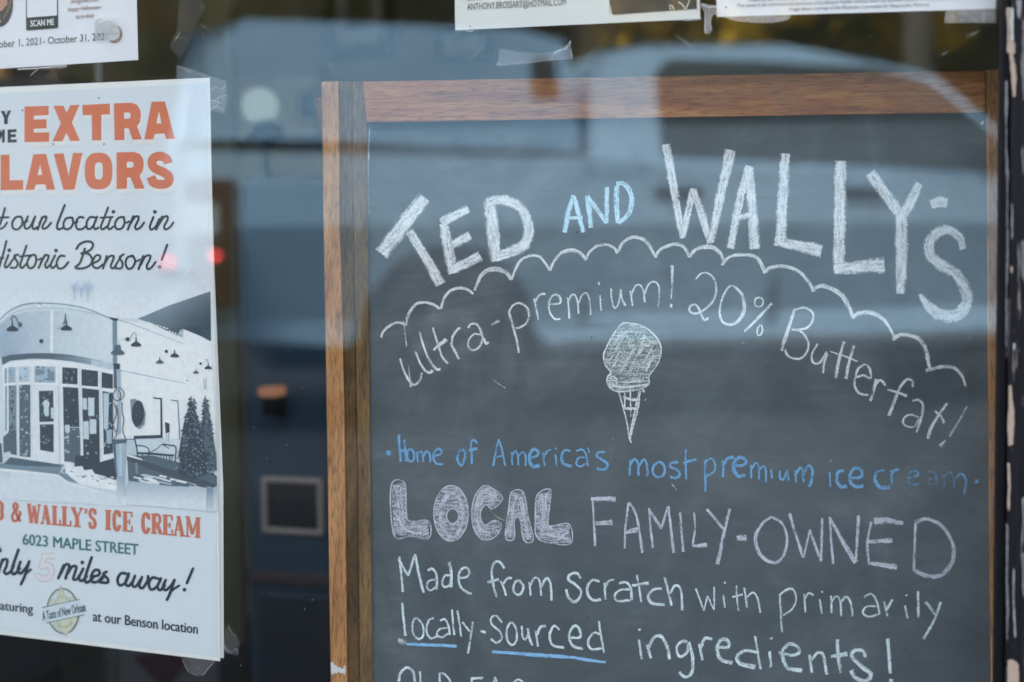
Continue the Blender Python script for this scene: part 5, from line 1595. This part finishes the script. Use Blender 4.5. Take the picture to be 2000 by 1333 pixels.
# pole and amber jar between flyer and poster
p0, p1 = at(186, 145, 1.0), at(199, 145, 1.0)
o = MB(); o.tube([((p0.x + p1.x) / 2, 1.0, FZ), ((p0.x + p1.x) / 2, 1.0, 2.6)], (p1.x - p0.x) / 2, 12)
tag(o.build('display_pole', simple('grey_metal', (0.20, 0.22, 0.22), 0.4, 0.3)), 'thin grey metal pole seen between the October flyer and the poster', 'pole')
sh0 = at(-90, 166, 1.1)
o = MB(); o.box(sh0.x, at(150, 166, 1.1).x, 1.05, 1.35, sh0.z - .03, sh0.z); 
shf = empty('wall_shelf', (sh0.x, 1.2, FZ), 'dark shelf unit behind the top of the big poster', 'shelf')
o.build('shelf_board', dk, shf); o = MB(); o.box(sh0.x, sh0.x + .03, 1.05, 1.35, FZ, 1.6); o.build('shelf_upright', dk, shf)
for px, c, r_, lab in ((0, (0.35, 0.16, 0.02), .02, 'amber jar on the dark shelf'), (106, (0.17, 0.09, 0.06), .011, 'small brown bottle on the dark shelf')):
    b0 = at(px, 166, 1.15); o = MB()
    o.tube([(b0.x, 1.15, sh0.z), (b0.x, 1.15, sh0.z + r_ * 1.8), (b0.x, 1.15, sh0.z + r_ * 2.3), (b0.x, 1.15, sh0.z + r_ * 2.8)], [r_, r_, r_ * .5, r_ * .5], 14)
    tag(o.build('jar', simple('jar_glaze', c, 0.3)), lab, 'jar')

# ------------------------------------------------------------------ the street behind the photographer, seen mirrored in the glass
def heading(a):
    """real heading of something whose mirrored image points a radians away from the picture's right-hand direction"""
    v = R0 * math.cos(a) + Vector((-math.sin(YAW), math.cos(YAW), 0)) * math.sin(a)
    return math.atan2(-v.y, v.x)
M_TRUCK = simple('pale_blue_truck_paint', (0.40, 0.61, 0.78), 0.28, var=0.04, scale=2, coat=0.5)
M_TOP = simple('pale_shell_paint', (0.27, 0.45, 0.62), 0.35, var=0.05, scale=2)
M_GLASS = simple('tinted_vehicle_glass', (0.012, 0.016, 0.018), 0.08, var=0.1)
M_SKYTONE = simple('painted_reflection_truck_glass', (0.055, 0.072, 0.078), 0.12, var=0.35, scale=2.5)  # base colour raised to imitate sky and street reflected in the side windows
M_RUB = simple('tyre_rubber', (0.012, 0.012, 0.013), 0.85, var=0.2, scale=20)
M_RIM = simple('dull_alloy', (0.10, 0.10, 0.105), 0.45, 0.5)
M_TRIM = simple('black_trim', (0.012, 0.012, 0.013), 0.6)
M_RED = simple('red_lens', (0.07, 0.012, 0.012), 0.25)
M_CLR = simple('clear_lens', (0.55, 0.6, 0.6), 0.15)
M_LIT = emit('lit_red_lamp', (1.0, 0.06, 0.06), 2.6)
def shell(mb, prof, hw, n=1):
    """side outline (x, z) extruded to the half widths hw(z); flat caps on both flanks"""
    tri = geometry.tessellate_polygon([[Vector((x, z, 0)) for x, z in prof]])
    k = len(prof)
    vs = [(x, -hw(x, z), z) for x, z in prof] + [(x, hw(x, z), z) for x, z in prof]
    fs = [tuple(t) for t in tri] + [tuple(i + k for i in reversed(t)) for t in tri]
    fs += [(i, (i + 1) % k, (i + 1) % k + k, i + k) for i in range(k)]
    if not n or n == 1:
        mb.add(vs, fs)
        return
    me = bpy.data.meshes.new('shell'); me.from_pydata([tuple(v) for v in vs], [], fs)
    bm = bmesh.new(); bm.from_mesh(me); bpy.data.meshes.remove(me)
    for z in n:                                  # horizontal cuts let the flank curve with hw(z)
        bmesh.ops.bisect_plane(bm, geom=bm.verts[:] + bm.edges[:] + bm.faces[:], plane_co=(0, 0, z), plane_no=(0, 0, 1), dist=1e-5)
    for v in bm.verts:
        if abs(v.co.y) > 0.3:
            v.co.y = math.copysign(hw(v.co.x, v.co.z), v.co.y)
    bm.verts.index_update()
    mb.add([tuple(v.co) for v in bm.verts], [tuple(v.index for v in f.verts) for f in bm.faces], smooth=False)
    bm.free()
def side_poly(mb, q, hw, lift, sides=(-1, 1), c=(1, 1, 1, 1), th=0.012):
    tri = geometry.tessellate_polygon([[Vector((x, z, 0)) for x, z in q]]); k = len(q)
    for s in sides:
        vs = [(x, s * (hw(x, z) + lift), z) for x, z in q] + [(x, s * (hw(x, z) + lift - th), z) for x, z in q]
        mb.add(vs, [tuple(t) for t in tri] + [tuple(i + k for i in t) for t in tri] + [(i, (i + 1) % k, (i + 1) % k + k, i + k) for i in range(k)], c=c)
def arc(cx, cz, r, a0, a1, n=12):
    return [(cx + r * math.cos(R(a0 + (a1 - a0) * i / n)), cz + r * math.sin(R(a0 + (a1 - a0) * i / n))) for i in range(n + 1)]
def wheel(parent, x, y, r, wid, name='wheel'):
    s = 1 if y > 0 else -1
    o = MB()
    prof = [(r * .62, wid * .5), (r * .93, wid * .5), (r, wid * .3), (r, -wid * .3), (r * .93, -wid * .5), (r * .62, -wid * .5)]
    n = 32; vs, fs = [], []
    for i in range(n):
        a = 2 * math.pi * i / n
        vs += [(x + p_[0] * math.cos(a), y + p_[1], r + p_[0] * math.sin(a)) for p_ in prof]
    for i in range(n):
        for k in range(6):
            fs.append((i * 6 + k, i * 6 + (k + 1) % 6, ((i + 1) % n) * 6 + (k + 1) % 6, ((i + 1) % n) * 6 + k))
    o.add(vs, fs, smooth=True)
    wl = o.build(name, M_RUB, parent, keep=False)
    o = MB(); o.tube([(x, y - s * wid * .3, r), (x, y + s * wid * .36, r), (x, y + s * wid * .42, r)], [r * .63, r * .63, r * .2], 24)
    for k in range(6):
        a = k * math.pi / 3
        o.tube([(x, y + s * wid * .44, r), (x + r * .55 * math.cos(a), y + s * wid * .40, r + r * .55 * math.sin(a))], [r * .1, r * .07], 6)
    o.build('rim', M_RIM, wl, keep=False)
# pick-up truck with a canopy over its bed
DT = 6.9
A_T = R(15)
rw = seen(890, 790, DT); hd_ = heading(A_T)
fx = Vector((math.cos(hd_), math.sin(hd_), 0))
# flank towards the shop is the one on the glass side
lat = Vector((-fx.y, fx.x, 0)); side = 1 if lat.y > 0 else -1
truck = empty('pickup_truck', (0, 0, 0), 'pale blue crew cab pickup truck with a canopy, mirrored in the window glass', 'truck', rz=hd_)
XW, HWB = -1.75, 0.98
tp = Vector((rw.x, rw.y, 0)) - fx * XW - lat * side * HWB
truck.location = (tp.x, tp.y, 0)
def hwb(x, z):
    """flank: upright above the crease at 1.0 m, tucked in below it, flared again at the sill"""
    y = HWB - 0.04 * max(0, z - 1.0)
    if z < 1.0:
        y = HWB - min(1.0 - z, 0.45) * 0.30
    if z < 0.55 and x > -1.25:
        y = HWB - 0.135 + (0.55 - z) * 0.25
    return y - (0.10 if x > 2.5 else 0)
o = MB()
prof = [(-2.96, 0.48), (-2.26, 0.42)] + arc(XW, 0.46, 0.45, 180, 0, 14) + [(-1.2, 0.40), (1.35, 0.40)] + arc(1.85, 0.42, 0.47, 180, 0, 14) + [(2.6, 0.45), (2.9, 0.55), (2.92, 1.02), (2.70, 1.16), (1.55, 1.24), (-1.05, 1.33), (-3.0, 1.35)]
shell(o, prof, hwb, (1.2, 1.1, 1.0, 0.92, 0.82, 0.72, 0.62, 0.55, 0.48))
o.build('body', M_TRUCK, truck, keep=False)
hwc = lambda x, z: 0.965 - max(0, z - 1.25) * 0.30
o = MB()
shell(o, [(-1.06, 1.26), (1.65, 1.22), (1.45, 1.38), (0.95, 1.78), (0.62, 1.87), (0.1, 1.925), (-0.72, 1.925), (-0.92, 1.88), (-1.02, 1.76)], hwc)
cabin = o.build('cab', M_TRUCK, truck, keep=False, bevel=0.04)
o = MB(); side_poly(o, [(-0.66, 1.34), (0.02, 1.32), (0.02, 1.85), (-0.56, 1.85), (-0.65, 1.78)], hwc, 0.008); o.build('rear_side_window', M_SKYTONE, cabin, keep=False)
o = MB(); side_poly(o, [(0.03, 1.318), (1.50, 1.26), (1.40, 1.37), (0.93, 1.755), (0.62, 1.835), (0.03, 1.85)], hwc, 0.008); o.build('front_side_window', M_SKYTONE, cabin, keep=False)
o = MB(); o.add([(1.455, -.90, 1.385), (1.455, .90, 1.385), (0.955, .795, 1.785), (0.955, -.795, 1.785)], [(0, 1, 2, 3)]); o.v = [(x + .02, y, z + .015) for x, y, z in o.v]; o.build('windscreen', M_GLASS, cabin, keep=False)
o = MB()
hwt = lambda x, z: 0.955 - max(0, z - 1.36) * 0.18
shell(o, [(-3.0, 1.40), (-1.14, 1.40), (-1.12, 1.70), (-1.18, 1.88), (-1.4, 1.925), (-2.7, 1.93), (-2.93, 1.88)], hwt)
can = o.build('canopy', M_TOP, truck, keep=False, bevel=0.04)
o = MB(); side_poly(o, [(-1.33, 1.62), (-1.19, 1.62), (-1.21, 1.83), (-1.33, 1.83)], hwt, 0.006); o.build('canopy_window', M_GLASS, can, keep=False)
o = MB(); o.box(-2.99, -1.08, -0.95, 0.95, 1.358, 1.392); o.build('canopy_seal', M_TRIM, truck, keep=False)
o = MB()
for q in ([(-1.075, 0.5), (-1.05, 0.5), (-1.05, 1.3), (-1.075, 1.3)], [(-0.80, 1.30), (-0.76, 1.30), (-0.60, 0.75), (-0.65, 0.72)], [(-0.05, 0.48), (-0.02, 0.48), (0.03, 1.3), (0.0, 1.3)], [(1.12, 0.9), (1.14, 0.9), (1.18, 1.25), (1.16, 1.25)]):
    side_poly(o, q, hwb, 0.004, th=0.01)
o.build('door_gap', M_TRIM, truck, keep=False)
for x in (-0.60, 0.42):
    for s in (-1, 1):
        o = MB(); o.box(x - .12, x + .13, s * .962 - .02, s * .962 + .035 * s + .02, 1.145, 1.19); o.build('door_handle', M_TRIM, truck, keep=False, bevel=.008)
for s in (-1, 1):
    o = MB(); o.box(1.22, 1.40, s * 1.13 - .12, s * 1.13 + .10, 1.28, 1.50); o.build('side_mirror', M_TRIM, truck, keep=False, bevel=.03)
    o = MB(); o.box(-3.005, -2.78, s * .93 - .06, s * .93 + .065, 0.62, 1.22); tl = o.build('tail_lamp', M_RED, truck, keep=False, bevel=.01)
    o = MB(); o.box(-3.012, -2.86, s * .935 - .055, s * .935 + .066, 0.96, 1.10); o.build('reversing_lens', M_CLR, tl, keep=False, bevel=.006)
    o = MB(); o.tube([(-2.88, s * .97, .865), (-2.88, s * 1.0, .865), (-2.88, s * 1.012, .865)], [.02, .02, .012], 14); o.build('brake_bulb', M_LIT, tl, keep=False)
    o = MB(); o.box(2.82, 2.93, s * .68 - .16, s * .68 + .16, .82, 1.02); o.build('headlight', M_CLR, truck, keep=False, bevel=.02)
    for x in (XW, 1.85):
        wheel(truck, x, s * .84, .40, .26)
o = MB(); o.box(-3.1, -2.96, -.95, .95, .5, .68); o.build('bumper', M_RIM, truck, keep=False, bevel=.03)
o = MB(); o.box(2.9, 3.03, -.9, .9, .48, .7); o.build('bumper', M_RIM, truck, keep=False, bevel=.03)
o = MB(); o.box(2.9, 2.94, -.5, .5, .78, 1.0); o.build('grille', M_TRIM, truck, keep=False, bevel=.01)
o = MB(); o.box(-1.2, 1.35, -.99, .99, .36, .43); o.build('running_board', simple('pale_step', (.16, .19, .22), .5), truck, keep=False, bevel=.015)
o = MB(); o.box(-2.6, 2.5, -.6, .6, .30, .46); o.build('chassis', M_TRIM, truck, keep=False)
# far car with its brake lamps lit
DC = 46
cp = seen(322, 530, DC)
car = empty('stopped_car', (cp.x, cp.y, 0), 'dark red car stopped far down the street with its brake lamps lit', 'car', rz=heading(R(90)))
hwr = lambda x, z: .86 - max(0, z - .9) * .38
o = MB(); shell(o, [(-2.1, .3), (-1.75, .28)] + arc(-1.35, .32, .36, 180, 0, 8) + [(.95, .28)] + arc(1.35, .32, .36, 180, 0, 8) + [(2.1, .3), (2.15, .62), (1.9, .78), (1.0, .92), (-1.5, .98), (-2.1, .94)], hwr)
o.build('body', simple('dark_red_paint', (.05, .012, .012), .3), car, keep=False, bevel=.03)
o = MB(); shell(o, [(-1.65, .96), (1.05, .90), (.35, 1.38), (-.2, 1.44), (-.9, 1.42)], hwr); o.build('cabin', M_GLASS, car, keep=False, bevel=.04)
for s in (-1, 1):
    o = MB(); o.box(-2.16, -2.0, s * .62 - .14, s * .62 + .14, .70, .86); o.build('brake_lamp', M_LIT, car, keep=False, bevel=.02)
    for x in (-1.35, 1.35):
        wheel(car, x, s * .76, .32, .2)
# trees with yellow autumn leaves and dark evergreens across the road
def leaf_mat(name, cols):
    m, nt, out = mat(name)
    at_ = N(nt, 'Attribute', attribute_name='Col')
    d = N(nt, 'BsdfDiffuse'); L(nt, at_.outputs['Color'], d.inputs[0])
    t = N(nt, 'BsdfTranslucent'); L(nt, at_.outputs['Color'], t.inputs[0])
    mx = N(nt, 'MixShader'); mx.inputs[0].default_value = 0.3
    L(nt, d.outputs[0], mx.inputs[1]); L(nt, t.outputs[0], mx.inputs[2]); L(nt, mx.outputs[0], out.inputs[0])
    return m
M_LEAF = leaf_mat('leaves', None)
M_BARK = simple('bark', (0.05, 0.04, 0.032), 0.95, var=0.3, scale=12, stretch=(3, 3, .6), bump=.4)
def tree(x, y, h, rx, zc, cols, n, label, size=0.13):
    root = empty('tree', (x, y, 0), label, 'tree', 'trees across the road')
    o = MB()
    o.tube([(x, y, 0), (x + .03, y, h * .2), (x - .04, y + .05, h * .45), (x, y, h * .8)], [.17, .13, .1, .03], 9)
    tips = []
    for k in range(9):
        a = rng.uniform(0, 6.28); z0 = h * rng.uniform(.22, .6); rr = rx * rng.uniform(.5, .9)
        e = Vector((x + rr * math.cos(a), y + rr * math.sin(a), z0 + h * rng.uniform(.1, .3)))
        o.tube([(x, y, z0), ((x + e.x) / 2, (y + e.y) / 2, (z0 + e.z) / 2 + .1), e], [.06, .04, .015], 6); tips.append(e)
    o.build('trunk', M_BARK, root)
    o = MB()
    cl = [(Vector((x + rng.gauss(0, rx * .5), y + rng.gauss(0, rx * .5), zc + rng.gauss(0, (h - zc) * .5))), rng.uniform(.3, .7) * rx * .6, rng.choice(cols)) for _ in range(26)] + [(t, rx * .3, rng.choice(cols)) for t in tips]
    for k in range(n):
        c_, r_, cc = rng.choice(cl)
        p = c_ + Vector((rng.gauss(0, r_ * .5), rng.gauss(0, r_ * .5), rng.gauss(0, r_ * .45)))
        a = Vector((rng.gauss(0, 1), rng.gauss(0, 1), rng.gauss(0, 1))).normalized(); b_ = a.orthogonal().normalized()
        s = size * rng.uniform(.5, 1.2); f = rng.uniform(.7, 1.3)
        o.add([p - a * s, p + b_ * s * .5, p + a * s, p - b_ * s * .5], [(0, 1, 2, 3)], c=(cc[0] * f, cc[1] * f, cc[2] * f, 1))
    o.build('crown', M_LEAF, root)
YEL = [(.62, .38, .035), (.50, .32, .03), (.28, .2, .04), (.04, .05, .015), (.03, .04, .012)]
OLI = [(.14, .115, .03), (.08, .075, .02), (.04, .045, .015), (.20, .14, .03)]
DKG = [(.018, .028, .014), (.03, .04, .018), (.012, .02, .01)]
for px, dp, h, rx, zc, cols, lab in ((1450, 12.5, 5.2, 1.4, 3.3, YEL, 'small tree with bright yellow leaves mirrored above the truck cab'), (1640, 13.5, 5.5, 1.2, 3.4, YEL, 'yellowing tree nearer the black post in the reflection'),
                                  (1850, 14, 6, 1.5, 3.2, DKG, 'dark evergreen mirrored beside the black post'), (600, 14, 6, 2.0, 3.6, OLI, 'olive brown tree mirrored above the truck canopy'),
                                  (860, 15, 6, 1.6, 3.6, DKG, 'dark tree mirrored between the canopy and the flyer'), (250, 16, 6.5, 2.0, 3.6, OLI, 'olive tree mirrored behind the big poster')):
    q = seen(px, 500, dp); tree(q.x, q.y, h, rx, zc, cols, 2600, lab)
# dark brick building across the road
cb = seen(1000, 500, 19); hb = heading(R(8))
bl = empty('brick_building', (cb.x, cb.y, 0), 'long dark brown brick building across the road, mirrored behind the trees', 'building', rz=hb)
M_BRK = simple('brown_brick', (0.085, 0.07, 0.052), 0.9, var=0.3, scale=5, bump=.3)
sgn = 1 if Vector((-math.sin(hb), math.cos(hb), 0)).y > 0 else -1
o = MB(); o.box(-4.4, 30, min(0, -sgn * 8), max(0, -sgn * 8), 0, 9.0); o.build('wall', M_BRK, bl, keep=False)
o = MB(); o.box(-4.6, 30.2, min(sgn * .25, -sgn * .1), max(sgn * .25, -sgn * .1), 8.7, 9.2); o.build('cornice', M_TRIM, bl, keep=False)
for k in range(-1, 9):
    for z in (1.0, 4.6):
        o = MB(); o.box(k * 3.2 - .8, k * 3.2 + .8, min(sgn * .06, sgn * -.02), max(sgn * .06, sgn * -.02), z, z + 2.2)
        wf = o.build('window', M_TRIM, bl, keep=False)
        o = MB(); o.box(k * 3.2 - .7, k * 3.2 + .7, min(sgn * .07, sgn * .062), max(sgn * .07, sgn * .062), z + .1, z + 2.1); o.build('pane', M_GLASS, wf, keep=False)
q = seen(1790, 500, 10.5)
o = MB(); o.tube([(q.x, q.y, 0), (q.x, q.y, 4.0), (q.x, q.y, 7.5)], [.11, .10, .08], 12)
tag(o.build('utility_pole', simple('pole_wood', (.16, .13, .10), .9, var=.2, stretch=(4, 4, .5))), 'weathered wooden utility pole mirrored behind the truck cab', 'pole')

q = seen(150, 500, 62); hq = heading(R(0))
fb = empty('far_building', (q.x, q.y, 0), 'dark tall building closing the far end of the street behind the stopped car', 'building', rz=hq)
sg = 1 if Vector((-math.sin(hq), math.cos(hq), 0)).y > 0 else -1
o = MB(); o.box(-40, 14, min(0, -sg * 10), max(0, -sg * 10), 0, 22); o.build('wall', M_BRK, fb, keep=False)
o = MB(); o.box(-40.3, 14.3, min(sg * .3, -sg * .1), max(sg * .3, -sg * .1), 21.6, 22.3); o.build('cornice', M_TRIM, fb, keep=False)
for k in range(-5, 4):
    for z in (2.0, 7.0, 12.0, 17.0):
        o = MB(); o.box(k * 4 - 1, k * 4 + 1, min(sg * .05, -sg * .02), max(sg * .05, -sg * .02), z, z + 2.6); o.build('window', M_GLASS, fb, keep=False)
